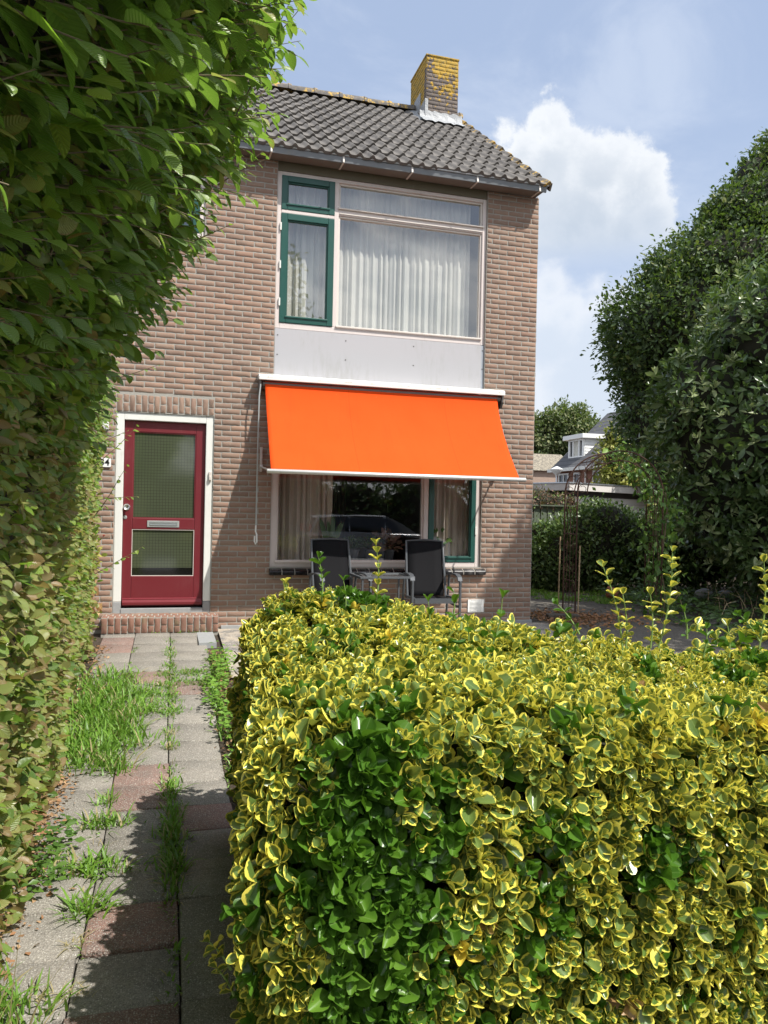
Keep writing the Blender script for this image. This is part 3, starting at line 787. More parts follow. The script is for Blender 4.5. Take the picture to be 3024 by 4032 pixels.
# things on the wall ---------------------------------------------------
np_ = empty('house_number_plate', (-.66, -.008, 1.77), 'white enamel plate with black house number 34 beside the front door', 'sign')
pl = MB(); pts = []
def rrect(x0, x1, z0, z1, r, n=6):
    P = []
    for cx, cz, a0 in ((x1-r, z1-r, 0), (x0+r, z1-r, 90), (x0+r, z0+r, 180), (x1-r, z0+r, 270)):
        for i in range(n+1): a = R(a0+90*i/n); P.append((cx+r*math.cos(a), cz+r*math.sin(a)))
    return P
P = rrect(-.735, -.605, 1.772, 1.872, .015); n = len(P)
pl.v += [(x, -.008, z) for x, z in P]+[(x, -.020, z) for x, z in P]
pl.f += [tuple(range(n, 2*n))]+[(i, (i+1) % n, n+(i+1) % n, n+i) for i in range(n)]
pl.build('plate', M['enamel'], np_, bevel=.002)
def text_mesh(name, body, size, loc, material, parent, ext=.001):
    cu = bpy.data.curves.new('t', 'FONT'); cu.body = body; cu.size = size; cu.extrude = ext; cu.align_x = 'CENTER'; cu.align_y = 'CENTER'; cu.offset = size*.018
    o = bpy.data.objects.new('t', cu); C.objects.link(o); bpy.context.view_layer.update()
    me = bpy.data.meshes.new_from_object(o.evaluated_get(bpy.context.evaluated_depsgraph_get()))
    bpy.data.objects.remove(o); me.transform(Matrix.Translation(loc) @ Matrix.Rotation(math.pi/2, 4, 'X'))
    me.materials.clear(); me.materials.append(material); return link(name, me, parent)
text_mesh('digits', '34', .10, (-.67, -.0215, 1.822), M['black'], np_)
bell = empty('wall_box', (-.66, -.008, 2.18), 'small white plastic box on the bricks high to the left of the door frame', 'wall box')
MB().box(-.70, -.632, -.035, -.008, 2.18, 2.262).build('housing', M['enamel'], bell, bevel=.006)
MB().lathe([(0, 0), (.012, 0), (.011, -.003), (0, -.004)], (-.666, -.035, 2.20), 12, 'y').build('button', M['letter'], bell)
# ================================================================== AWNING
aw = empty('awning', (2.46, -.05, 2.80), 'orange canvas drop arm awning pulled out over the lower window', 'awning')
cas = MB().prism_x([(-.002, 2.885), (-.055, 2.893), (-.150, 2.872), (-.172, 2.850), (-.172, 2.812), (-.165, 2.806), (-.150, 2.83), (-.002, 2.83)], .955, 3.955)
cas.build('cassette', M['cassette'], aw, bevel=.003)
MB().prism_x([(-.001, 2.829), (-.145, 2.829), (-.135, 2.73), (-.09, 2.66), (-.001, 2.66)], 3.925, 3.950).build('end_cap', M['darkmetal'], aw, bevel=.003)
MB().prism_x([(-.001, 2.829), (-.145, 2.829), (-.135, 2.73), (-.09, 2.66), (-.001, 2.66)], .960, .985).build('end_cap', M['darkmetal'], aw, bevel=.003)
MB().lathe([(.038, 1.0), (.038, 3.92)], (0, -.085, 2.775), 20, 'x').build('roller', M['darkmetal'], aw)
V = []; nx, ny = 60, 30
for j in range(ny+1):
    t = j/ny
    y = -.115-.685*(t**1.28); z = 2.800-1.045*(t**.93)
    sag = math.sin(math.pi*t)
    for i in range(nx+1):
        u = i/nx; x = 1.028+(3.872-1.028)*u
        e = abs(u-.5)*2
        V.append((x+(.5-u)*.015*sag, y+.030*sag*(1-.8*e**6)-.004*math.sin(u*9)*sag, z-.012*sag*(1-e**4)-.0035*math.sin(t*26+u*3)*(e**3)*sag))
F = [(j*(nx+1)+i, j*(nx+1)+i+1, (j+1)*(nx+1)+i+1, (j+1)*(nx+1)+i) for j in range(ny) for i in range(nx)]
me = mesh_np('canvas', V, np.array(F), M['orange'], smooth=True)
o = link('canvas', me, aw); md = o.modifiers.new('t', 'SOLIDIFY'); md.thickness = .0015
MB().lathe([(.0, .985), (.020, .985), (.024, .990), (.024, 3.935), (.020, 3.94), (0, 3.94)], (0, -.812, 1.752), 20, 'x').build('front_bar', M['alu'], aw, smooth=True)
for x, s in ((1.012, 1), (3.905, -1)):
    a = MB().tube([(x, -.035, 1.835), (x, -.42, 1.80), (x, -.80, 1.757)], .011, 8)
    a.box(x-.012, x+.012, -.05, -.002, 1.78, 2.06)
    a.lathe([(0, x-.016), (.020, x-.016), (.020, x+.016), (0, x+.016)], (0, -.045, 1.84), 12, 'x')
    a.build('folding_arm', M['alu'] if s > 0 else M['darkmetal'], aw, bevel=.002)
cr = empty('crank_rod', (.958, -.16, 1.0), 'long grey awning crank rod hanging beside the lower window', 'crank')
MB().tube([(.975, -.15, 2.76), (.962, -.15, 2.62), (.955, -.15, 1.16)], .0085, 8).build('rod', M['letter'], cr, smooth=True)
MB().tube([(.955, -.15, 1.17), (.953, -.15, 1.10), (.966, -.152, 1.07), (.968, -.152, .98), (.955, -.152, .955), (.942, -.152, .99), (.944, -.152, 1.05)], .009, 8).build('handle', M['enamel'], cr, smooth=True)

# ================================================================== CURTAINS
def curtain(name, x0, x1, z0, z1, y, amp, folds, seed, m, label, cat='curtain', group=None):
    g = random.Random(seed); n = int((x1-x0)*160); ph = 0; V = []; rows = 8
    prof = []; f = 0
    for i in range(n+1):
        f += folds/n*(.55+.9*abs(math.sin(i*.013*7+seed)))
        prof.append((math.sin(f*2*math.pi)+.35*math.sin(f*4.6*math.pi+seed), f))
    for j in range(rows+1):
        t = j/rows
        for i in range(n+1):
            a = amp*(.72+.45*t+.15*math.sin(i*.05+t*2))
            V.append((x0+(x1-x0)*i/n+.006*t*math.sin(i*.07+seed), y+prof[i][0]*a, z1+(z0-z1)*t))
    F = [(j*(n+1)+i, j*(n+1)+i+1, (j+1)*(n+1)+i+1, (j+1)*(n+1)+i) for j in range(rows) for i in range(n)]
    o = link(name, mesh_np(name, V, np.array(F), m, smooth=True)); tag(o, label, cat, group); return o
curtain('curtain', 1.80, 3.60, 3.30, 5.40, .23, .019, 19, 1, M['curtain'], 'wide white pleated curtain behind the big upstairs window pane')
curtain('curtain', 1.16, 1.80, 3.30, 5.40, .24, .024, 6, 4, M['curtain'], 'narrow cream curtain behind the green upstairs casement')
curtain('curtain', 1.18, 1.92, .30, 2.74, .32, .030, 8, 2, M['curtain2'], 'beige curtain drawn to the left end of the lower window')
curtain('curtain', 3.20, 3.76, .30, 2.74, .30, .026, 6, 5, M['curtain2'], 'beige curtain behind the lower green casement on the right')
curtain('curtain', 1.45, 2.02, .30, 2.38, YB-.40, .03, 7, 7, M['curtain2'], 'beige curtain left of the bright gap at the back of the room')
curtain('curtain', 2.50, 3.30, .30, 2.38, YB-.40, .03, 9, 8, M['curtain2'], 'beige curtain right of the bright gap at the back of the room')
o = MB().box(2.22, 2.29, YB-.16, YB-.10, .12, 2.4).build('window_post', M['dark']); o.parent = house
o.matrix_parent_inverse = house.matrix_basis.inverted()

# plants on the inside sill
def pot(parent, x, y, z, r, h, m):
    return MB().lathe([(r*.7, 0), (r, h*.85), (r*1.08, h*.86), (r*1.08, h), (r*.9, h), (r*.85, h*.9)], (x, y, z), 20).build('pot', m, parent, smooth=True)
sill_z = .76
MB().box(1.15, 3.74, .13, .30, .72, .755).build('inner_sill', M['white'], w2)
sp = empty('snake_plant', (1.90, .22, sill_z), 'dark snake plant with upright sword leaves in a black pot behind the lower window', 'potted plant')
pot(sp, 1.90, .22, sill_z, .085, .17, M['pot'])
n = 9; P = np.tile([[1.90, .22, sill_z+.15]], (n, 1))+rng.normal(size=(n, 3))*[.03, .02, 0]
Y = np.stack([rng.normal(size=n)*.28, rng.normal(size=n)*.10, np.ones(n)], 1)
leaves('leaf_blade', leaf_tmpl(2, 5, .13, lambda v: .6+.4*math.sin(math.pi*v) if v < .99 else .05, .1, .05), P, Y, np.tile([[0, -1, .1]], (n, 1))+rng.normal(size=(n, 3))*.3, .30+.12*rng.random(n), M['shrub'], parent=sp)
def bushy(name, x, y, z, r, nn, sz, m, label, parent_pot=True, flat=1.):
    e = empty(name, (x, y, z), label, 'potted plant')
    if parent_pot: pot(e, x, y, z, .075, .13, M['pot'])
    D = norm(rng.normal(size=(nn, 3))); D[:, 2] = np.abs(D[:, 2])*.9
    P = np.array([x, y, z+.15])+D*(r*rng.random((nn, 1))**.5)*[1, .5, flat]
    leaves('foliage', T_SM, P, D+rng.normal(size=(nn, 3))*.4, np.array([[0, -.4, 1]])+rng.normal(size=(nn, 3))*.4, sz*(.7+.6*rng.random(nn)), m, parent=e)
bushy('potted_plant', 2.17, .22, sill_z, .16, 260, .035, M['shrub'], 'small leafed green plant in a pot just right of the snake plant behind glass')
bushy('potted_plant', 2.62, .22, sill_z, .19, 70, .11, M['redshrub'], 'brownish pink poinsettia like plant with large leaves behind the lower window')
bushy('potted_plant', 2.40, .23, sill_z, .15, 300, .03, M['shrub'], 'low bushy green plant in the middle of the lower window')
bushy('potted_plant', 3.25, .20, sill_z, .17, 45, .07, M['vine'], 'light green jade plant behind the lower casement in front of its curtain', flat=1.5)

# ================================================================== CHAIRS AND TABLE
def chair(x, y, rz, label):
    g0 = gzf(y)
    e = empty('garden_chair', (x, y, 0), label, 'garden chair', 'reclining garden chairs under the awning', rz)
    lk = []
    def B(mb, name, m, **k):
        me_o = mb.build(name, m, None, **k); me_o.parent = e; lk.append(me_o); return me_o
    # local: front is -y, back leans towards +y
    s = MB()
    for i in range(11):
        t = i/10; a = (.22+.17*t+.02*math.sin(t*3), .40+.62*t); s.v += [(-.208, *a), (-.1, a[0]+.006, a[1]), (.1, a[0]+.006, a[1]), (.208, *a)]
    s.f += [(i*4+j, i*4+j+1, i*4+j+5, i*4+j+4) for i in range(10) for j in range(3)]
    bk = B(s, 'backrest', M['chairmesh'], smooth=True); bk.modifiers.new('t', 'SOLIDIFY').thickness = .006
    fr = MB().tube([(-.222, .20, .385), (-.222, .30, .68), (-.215, .395, 1.02), (0, .405, 1.035), (.215, .395, 1.02), (.222, .30, .68), (.222, .20, .385)], .014, 8)
    B(fr, 'back_frame', M['chairmetal'], smooth=True)
    s = MB()
    for i in range(7):
        t = i/6; a = (-.26+.48*t, .43-.03*t-.015*math.sin(t*3.1)); s.v += [(-.215, *a), (.215, *a)]
    s.f += [(i*2, i*2+1, i*2+3, i*2+2) for i in range(6)]
    st = B(s, 'seat', M['chairmesh'], smooth=True); st.modifiers.new('t', 'SOLIDIFY').thickness = .006
    sf = MB().tube([(-.235, .22, .40), (-.235, -.27, .425)], .014, 8).tube([(.235, .22, .40), (.235, -.27, .425)], .014, 8)
    sf.obox((0, -.275, .40), (.235, 0, 0), (0, .014, 0), (0, 0, .026)).obox((0, .20, .385), (.235, 0, 0), (0, .012, 0), (0, 0, .012))
    B(sf, 'seat_frame', M['chairmetal'])
    for sx in (-1, 1):
        X = .262*sx
        ar = MB(); pts = [(-.30, .615), (-.26, .655), (-.18, .675), (-.05, .678), (.12, .665), (.26, .640)]
        for (a, za), (b, zb) in zip(pts, pts[1:]):
            d = Vector((0, b-a, zb-za)); nrm_ = Vector((0, -d.z, d.y)).normalized()*.009
            ar.obox((X, (a+b)/2, (za+zb)/2), (.026, 0, 0), d*.5, nrm_)
        B(ar, 'armrest', M['chairmetal'], bevel=.004)
        B(MB().obox((X, -.30, .305), (.012, 0, 0), (0, .019, 0), (0, 0, .315)), 'leg', M['chairmetal'], bevel=.004)
        B(MB().tube([(X, .20, .66), (X, .27, .36), (X, .36, .0)], .014, 8), 'leg', M['chairmetal'], smooth=True)
        B(MB().obox((X*.95, .03, .34), (.010, 0, 0), (0, .30, 0), (0, 0, .012)), 'brace', M['chairmetal'])
    return e
chair(1.80, -.70, R(4), 'black mesh garden chair nearest the front door, in front of the lower window')
chair(2.84, -.74, R(-7), 'black mesh garden chair standing nearest the house corner and wall vent')
tb = empty('side_table', (2.28, -.72, 0), 'small grey metal garden table between the two black chairs', 'table')
t_ = MB().rect(1.99, 2.58, -.3, .3, .03, 0, .02)
tt = MB()
tt.box(1.97, 2.58, -.98, -.95, .635, .66).box(1.97, 2.58, -.48, -.45, .635, .66).box(1.97, 2.0, -.95, -.48, .635, .66).box(2.55, 2.58, -.95, -.48, .635, .66)
tt.build('table_frame', M['chairmetal'], tb, bevel=.003)
MB().box(2.001, 2.549, -.949, -.481, .643, .651).build('table_top', M['glass'], tb)
for x in (2.0, 2.55):
    for y in (-.96, -.47): MB().obox((x, y, .318), (.010, 0, 0), (0, .010, 0), (0, 0, .317)).build('leg', M['chairmetal'], tb, bevel=.002)
# ================================================================== GROUND AND PATH
def grid_sheet(name, xs, ys, off, m, kind='structure', nz=0.):
    X, Y = np.meshgrid(xs, ys); Z = gz(Y)+off
    if nz: Z = Z+lownoise(np.stack([X.ravel(), Y.ravel(), 0*X.ravel()], 1), 3, 2.5).reshape(X.shape)*nz
    V = np.stack([X, Y, Z], -1).reshape(-1, 3); n = len(xs)
    F = [(j*n+i, j*n+i+1, (j+1)*n+i+1, (j+1)*n+i) for j in range(len(ys)-1) for i in range(n-1)]
    o = link(name, mesh_np(name, V, np.array(F), m, smooth=True)); tag(o, kind=kind); return o
ax = np.concatenate([np.linspace(-400, -12, 12), np.linspace(-10, 20, 61), np.linspace(24, 400, 12)])
ay = np.concatenate([np.linspace(-400, -14, 12), np.linspace(-12, 14, 105), np.linspace(18, 600, 14)])
grid_sheet('ground', ax, ay, -.035, M['soil'])
grid_sheet('patio', np.linspace(.56, 4.9, 30), np.linspace(-2.1, -.03, 24), -.006, M['patio'])
grid_sheet('yard', np.linspace(4.50, 7.2, 30), np.linspace(-2.6, 7.2, 60), -.010, M['yard'], nz=.012)

# paving tiles: real bevelled tiles, each slightly sunk or tilted
tv, tf, tr_, tm_ = [], [], [], []
def tile(x0, x1, y0, y1, red):
    g = .0035; x0 += g; x1 -= g; y0 += g; y1 -= g; b = .006
    dz = random.gauss(0, .0025); ax_, ay_ = random.gauss(0, .006), random.gauss(0, .006); cx, cy = (x0+x1)/2, (y0+y1)/2
    k = len(tv)
    for s, h in ((0, -.03), (0, -.0045), (b, 0)):
        for x, y in ((x0+s, y0+s), (x1-s, y0+s), (x1-s, y1-s), (x0+s, y1-s)):
            tv.append((x, y, gzf(y)+h+dz+(x-cx)*ax_+(y-cy)*ay_))
    fs = [(k+i, k+(i+1) % 4, k+4+(i+1) % 4, k+4+i) for i in range(4)]+[(k+4+i, k+4+(i+1) % 4, k+8+(i+1) % 4, k+8+i) for i in range(4)]+[(k+8, k+9, k+10, k+11)]
    tf.extend(fs); r = random.random(); tr_.extend([r]*9); tm_.extend([1 if red else 0]*9)
P_ = .34
RED = {(1, -5.93), (1, -6.61), (1, -4.56), (1, -4.22), (2, -4.90), (2, -2.52), (1, -2.18), (0, -1.16), (0, -.82), (1, -.62)}
def jx(c, y):   # column joints wander a little
    base = [-.62, -.287, .052, .385, .70][c]; return base+(.022*math.sin(y*1.1+c) if 0 < c < 4 else 0)-(.030*max(0, (y+2.2)/2) if c in (1, 2) else 0)
y = -9.6; rows_ = []
k0 = -5.93-.34*20
i = 0
while k0+i*P_ < -.28:
    y0 = k0+i*P_; y1 = min(y0+P_, -.285); i += 1
    if y0 < -9.5 or y1-y0 < .06: continue
    for c in range(-1, 3):
        so = random.uniform(-.012, .012)
        if c == -1:
            if y0 > -4.9: continue
            x0, x1 = -.96, jx(0, y0)
        else: x0, x1 = jx(c, y0), jx(c+1, y0)
        red = any(cc == c and abs(y0-yy) < .12 for cc, yy in RED) or (c >= 0 and y0 < -7.2 and random.random() < .15)
        tile(x0, x1, y0+so, y1+so, red)
V = np.array(tv); me = mesh_np('path', V, np.array(tf), [M['tile'], M['tilered']], attrs={'rnd': ('FACE', tr_)}, mi=tm_)
tag(link('path', me), kind='structure')
# slate grey edging slab and front kerb by the step
MB().box(.325, .50, -.95, -.29, -.06, .004).build('path_edging', M['concrete'], bevel=.004)
tag(bpy.data.objects['path_edging'], kind='structure')

# ================================================================== EUONYMUS HEDGE
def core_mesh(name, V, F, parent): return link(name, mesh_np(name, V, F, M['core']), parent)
eh = empty('variegated_hedge', (1.6, -6.0, -.26), 'clipped hedge of green leaves edged with yellow to the right of the paved path', 'hedge')
def rosettes(P, A, kind, size, per=6, name='foliage', mat_=None, parent=None, tm=None, ref=.05):
    """leafy shoot tips: pairs of leaves round axis A, older leaves opening wider"""
    n = len(P); A = norm(A); kr = ref/.05; ref = norm(np.cross(A, rng.normal(size=(n, 3)))); ref2 = np.cross(A, ref)
    PP, YY, NN, SS, KK = [], [], [], [], []
    for j in range(per):
        pr = j//2; ang = (j % 2)*math.pi+pr*math.pi/2+rng.normal(size=n)*.22
        rad = ref*np.cos(ang)[:, None]+ref2*np.sin(ang)[:, None]
        op = np.clip((1.22-.40*pr)+rng.normal(size=n)*.17, .15, 1.55)
        Y = rad*np.sin(op)[:, None]+A*np.cos(op)[:, None]
        N = A*np.sin(op)[:, None]-rad*np.cos(op)[:, None]
        N = N+rng.normal(size=(n, 3))*.15
        PP.append(P-A*((.022-.013*pr)*(size/.05))[:, None]); YY.append(Y); NN.append(N); SS.append(size*(1.02-.17*pr)*(1+rng.normal(size=n)*.13)); KK.append(kind)
    return leaves(name, T_EUO if tm is None else tm, np.concatenate(PP), np.concatenate(YY), np.concatenate(NN), np.concatenate(SS), mat_ or M['euo'], kind=np.concatenate(KK), parent=parent)
HX0, HX1 = .30, 3.3
def hz(x, y):   # top of the hedge
    x = np.asarray(x, float); y = np.asarray(y, float)
    Q = np.stack([x, y, 0*x], -1).reshape(-1, 3)
    return (.84+.045*lownoise(Q, 5, 2.2).reshape(x.shape)+.105*np.exp(-((x-.80)/.38)**2-((y+5.2)/.5)**2)-.04*np.clip((x-.9)/.3, 0, 1)-.13*np.clip((x-1.1)/1.3, 0, 1))
def hleft(y): return .255+.17*np.clip((y+7.1)/2.2, 0, 1)
def hfar(x): return -4.92-.52*np.clip((np.asarray(x)-.5)/2., 0, 1.3)
HFR = -7.02
def hnoise(P): return lownoise(P, 11, 3.2)*.035
def sample_hedge(n_top, n_front, n_left, n_far):
    P, A = [], []
    # top
    x = rng.uniform(.28, HX1, n_top); y = rng.uniform(HFR, -4.85, n_top); k = (x > hleft(y)+.02) & (y < hfar(x)); x, y = x[k], y[k]
    e = np.minimum(np.minimum(x-hleft(y), y-HFR), hfar(x)-y); rd = .16
    drop = np.where(e < rd, rd-np.sqrt(np.maximum(rd**2-(rd-e)**2, 0)), 0)
    z = hz(x, y)-drop*1.0
    P.append(np.stack([x, y, z], 1)); ed = np.clip(1-e/rd, 0, 1)[:, None]
    gx = np.where(x-hleft(y) == e, -1., 0); gy = np.where(y-HFR == e, -1., np.where(hfar(x)-y == e, 1., 0))
    A.append(np.array([[0, 0, 1.]])*(1-.5*ed)+np.stack([gx, gy, 0*gx], 1)*ed)
    # front
    x = rng.uniform(.27, HX1, n_front); z = rng.uniform(-.24, .80, n_front); e = np.minimum(x-.27, .12)/.12
    bul = .06*np.sin((z+.26)*2.6)
    P.append(np.stack([x, HFR-bul+.06*(1-e), z], 1)); A.append(np.stack([-(1-e)*.7, -1+0*x, .38+0*x], 1))
    # left
    y = rng.uniform(HFR, -4.95, n_left); z = rng.uniform(-.24, .80, n_left)
    P.append(np.stack([hleft(y)-.05*np.sin((z+.26)*2.6), y, z], 1)); A.append(np.stack([-1+0*y, -.15+0*y, .42+0*y], 1))
    # far
    x = rng.uniform(.5, HX1, n_far); z = rng.uniform(-.15, .80, n_far)
    P.append(np.stack([x, hfar(x)+.02, z], 1)); A.append(np.stack([0*x, 1+0*x, .4+0*x], 1))
    P = np.concatenate(P); A = norm(np.concatenate(A))
    d = np.abs(rng.normal(size=len(P)))*.042
    P = P+A*(hnoise(P)+.012-d)[:, None]
    A = A+rng.normal(size=A.shape)*.40; A[:, 2] += .12; A[:, 1] -= .05
    return P, A
P, A = sample_hedge(3700, 2850, 1500, 420)
pn_ = lownoise(P, 21, 2.0); pf = lownoise(P, 33, 6.)
green = (.62*pn_+.30*pf) > .60
dfr = (P[:, 1] < HFR+.30)
blob = np.exp(-(((P[:, 0]-.50)/.27)**2+((P[:, 2]-.36)/.62)**2)) + .75*np.exp(-(((P[:, 0]-.97)/.11)**2+((P[:, 2]-.42)/.34)**2))+.6*np.exp(-(((P[:, 0]-1.36)/.12)**2+((P[:, 2]-.45)/.12)**2))+.6*np.exp(-(((P[:, 0]-1.15)/.14)**2+((P[:, 2]+.05)/.16)**2))
green |= dfr & (blob+.34*pf+.5*(rng.random(len(P))-.5) > .50)
topb = (P[:, 2] > .72) & (np.exp(-(((P[:, 0]-.92)/.20)**2+((P[:, 1]+5.2)/.35)**2))+.3*pf > .62); green |= topb
kind = np.where(green, 0., 1.); kind = np.where(rng.random(len(P)) < .010, 2., kind); kind = np.where(rng.random(len(P)) < .03, 0., kind); kind = np.where(rng.random(len(P)) < .006, 3., kind); lowl = (P[:, 0] < 1.0) & (P[:, 2] < .55); kind = np.where(lowl & (rng.random(len(P)) < .18), 0., kind)
size = .050*(.62+.62*rng.random(len(P)))*(1+.12*lownoise(P, 91, 5.)); size = np.where(green, size*1.08, size)
rosettes(P, A, kind, size, 6, 'foliage', None, eh)
kind = np.where(rng.random(len(P)) < .42, 0., kind)
# inner leaves to close the gaps
k = rng.random(len(P)) < .8; Pi = P[k]-norm(A[k])*.06; 
rosettes(Pi+rng.normal(size=Pi.shape)*.02, A[k]+rng.normal(size=Pi.shape)*.5, kind[k], size[k]*1.05, 4, 'inner_foliage', None, eh)
# dark solid core that blocks light, in place of the hedge's inner shade
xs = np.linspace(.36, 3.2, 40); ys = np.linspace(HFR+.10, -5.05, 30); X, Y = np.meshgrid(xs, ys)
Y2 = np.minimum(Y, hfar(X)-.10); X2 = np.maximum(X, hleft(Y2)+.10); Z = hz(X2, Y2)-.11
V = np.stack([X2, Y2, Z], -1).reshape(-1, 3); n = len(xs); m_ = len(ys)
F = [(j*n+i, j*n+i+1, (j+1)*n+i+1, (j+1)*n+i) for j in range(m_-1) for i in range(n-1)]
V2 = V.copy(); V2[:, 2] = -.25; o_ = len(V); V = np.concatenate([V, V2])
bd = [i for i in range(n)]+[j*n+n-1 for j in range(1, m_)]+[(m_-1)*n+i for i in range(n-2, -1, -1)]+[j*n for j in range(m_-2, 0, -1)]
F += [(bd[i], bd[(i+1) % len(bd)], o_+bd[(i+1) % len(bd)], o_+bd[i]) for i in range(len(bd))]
core_mesh('shade_core', V, np.array(F), eh)
# woody stems visible in the face
tb_ = MB()
for i in range(420):
    if random.random() < .65: p = Vector((random.uniform(.3, 3.2), HFR+.05, random.uniform(-.2, .75))); d = Vector((random.gauss(0, .05), -.07, random.uniform(.03, .12)))
    else: p = Vector((.36, random.uniform(HFR, -5.1), random.uniform(-.2, .7))); d = Vector((-.08, random.gauss(0, .05), random.uniform(.03, .12)))
    tb_.tube([p-d*.4, p+d*.6], [.003, .002], 4, False)
tag(tb_.build('twigs', M['twig'], eh), kind='stuff')
# tall new shoots above the hedge: base (x,y,z), tip, kind
def shoot(b, t, kd, pairs, size, *_):
    st = MB(); LV = []
    b, t = Vector(b), Vector(t); d = t-b; side = Vector((d.z, 0, -d.x))*.05
    pts = [b+d*s+side*math.sin(s*math.pi) for s in (0, .25, .5, .75, 1)]
    st.tube(pts, [.0040, .0036, .0030, .0024, .0016], 6)
    a = d.normalized(); r1 = a.cross(Vector((.3, 1, .1))).normalized(); r2 = a.cross(r1)
    for i in range(pairs):
        s = .12+.88*(i/(pairs-1))**.9; p = b+d*s+side*math.sin(s*math.pi); an = i*math.pi/2+random.gauss(0, .25)
        for q in (0, 1):
            rad = r1*math.cos(an+q*math.pi)+r2*math.sin(an+q*math.pi); op = random.uniform(.85, 1.3) if i < pairs-1 else .55
            y = rad*math.sin(op)+a*math.cos(op); nn = a*math.sin(op)-rad*math.cos(op)
            y = y+Vector([random.gauss(0, .18) for _ in range(3)]); LV.append((tuple(p), tuple(y), tuple(nn), size*(random.uniform(.7, 1.25) if i < pairs-1 else .85), kd))
    so = st.build('young_shoot', M['greenstem'], eh, smooth=True); L_ = [np.array([l[i] for l in LV]) for i in range(5)]
    leaves('shoot_leaves', T_EUO, L_[0], L_[1], L_[2], L_[3], M['euo'], kind=L_[4], parent=so)
st = LV = None
shoot((0.933, -5.435, 0.935), (0.928, -5.433, 1.195), 1.0, 7, 0.046, st, LV)
shoot((0.692, -5.367, 0.929), (0.674, -5.362, 1.132), 0.0, 6, 0.046, st, LV)
shoot((1.945, -6.135, 0.817), (1.992, -6.148, 1.212), 1.0, 10, 0.043, st, LV)
shoot((1.914, -6.126, 0.816), (1.909, -6.125, 1.034), 1.0, 6, 0.042, st, LV)
shoot((1.805, -6.095, 0.804), (1.721, -6.072, 1.144), 1.0, 8, 0.044, st, LV)
shoot((1.817, -6.099, 0.814), (1.8, -6.094, 1.035), 1.0, 6, 0.042, st, LV)
shoot((1.659, -6.002, 0.859), (1.57, -5.977, 0.98), 0.0, 4, 0.044, st, LV)
shoot((2.231, -6.371, 0.85), (2.242, -6.374, 1.185), 1.0, 8, 0.044, st, LV)
shoot((2.119, -6.339, 0.812), (2.111, -6.337, 0.934), 1.0, 4, 0.04, st, LV)
shoot((2.023, -6.312, 0.81), (2.033, -6.315, 0.922), 0.0, 4, 0.04, st, LV)
shoot((2.231, -6.371, 0.877), (2.159, -6.351, 0.975), 0.0, 4, 0.038, st, LV)
shoot((2.025, -6.209, 0.865), (2.012, -6.205, 0.973), 0.0, 3, 0.042, st, LV)
shoot((1.326, -5.597, 0.739), (1.323, -5.596, 0.855), 0.0, 3, 0.05, st, LV)
shoot((1.152, -5.548, 0.798), (1.149, -5.547, 0.946), 0.0, 3, 0.05, st, LV)
shoot((1.355, -5.813, 0.796), (1.389, -5.822, 0.991), 0.0, 3, 0.055, st, LV)
shoot((0.808, -5.348, 0.861), (0.798, -5.345, 1.023), 0.0, 3, 0.045, st, LV)
shoot((1.258, -5.578, 0.864), (1.26, -5.578, 0.99), 0.0, 3, 0.05, st, LV)
shoot((0.581, -5.076, 0.873), (0.57, -5.073, 0.983), 1.0, 3, 0.045, st, LV)
shoot((0.188, -6.783, 0.121), (0.13, -6.767, 0.194), 1.0, 4, 0.036, st, LV)
shoot((0.196, -6.786, 0.053), (0.15, -6.773, 0.126), 1.0, 4, 0.036, st, LV)
shoot((0.282, -6.55, 0.437), (0.226, -6.535, 0.532), 1.0, 3, 0.055, st, LV)
shoot((0.359, -5.845, 0.556), (0.332, -5.837, 0.628), 1.0, 3, 0.05, st, LV)

# ================================================================== HORNBEAM HEDGE (left)
hh = empty('hornbeam_hedge', (-1.1, -5.0, -.26), 'tall hornbeam hedge left of the path, trimmed below and overhanging above', 'hedge')
def hb_face(y, z):
    """x of the right hand face of the hedge"""
    y = np.asarray(y, float); z = np.asarray(z, float)
    base = -.60-.125*np.clip((y+4.2)/2.2, 0, 1)+.055*np.clip((z+.2)/1.6, 0, 1)+.04*np.clip((-5-y)/2, 0, 1)
    near = np.clip((-3.7-y)/1.5, 0, 1); near = near*near*(3-2*near)
    over = np.interp(z, [1.55, 1.9, 2.15, 2.4, 2.7, 3.1, 3.5, 4.2], [0, .12, .33, .48, .62, .82, .92, .95])
    over2 = np.interp(z, [1.8, 2.2, 2.7, 3.2], [0, .02, .08, .10])
    return base+over*near+over2*(1-near)
def hb_top(y): return 2.55+1.7*np.clip((-3.6-np.asarray(y, float))/1.6, 0, 1)
# trimmed lower part: many small leaves, dry and pale
def hb_points(n, z0, z1, y0, y1):
    y = rng.uniform(y0, y1, n); z = rng.uniform(z0, z1, n); k = z < hb_top(y); y, z = y[k], z[k]
    P = np.stack([hb_face(y, z), y, z], 1); P[:, 0] += lownoise(P, 41, 4.)*.055+lownoise(P, 43, 1.7)*.045
    return P
P = hb_points(11500, -.22, 2.05, -7.9, -.95)
fe = rng.uniform(0, 1, 900); Pf = np.stack([-.6-fe*1.0, -.92+0*fe+rng.normal(size=900)*.03, rng.uniform(-.1, 2.5, 900)], 1); P = np.concatenate([P, Pf])
n = len(P); P[:, 0] -= np.abs(rng.normal(size=n))*.055-.01
out = np.tile([[1., 0, .15]], (n, 1)); out[-900:] = [.2, 1, .15]
Y = out*.75+rng.normal(size=(n, 3))*.62; Y[:, 2] -= .12
N = out*.55+np.array([[0, -.1, .55]])+rng.normal(size=(n, 3))*.45
dry = np.clip(1.15-(P[:, 2]-1.1)/1.1, .12, 1.)*.9
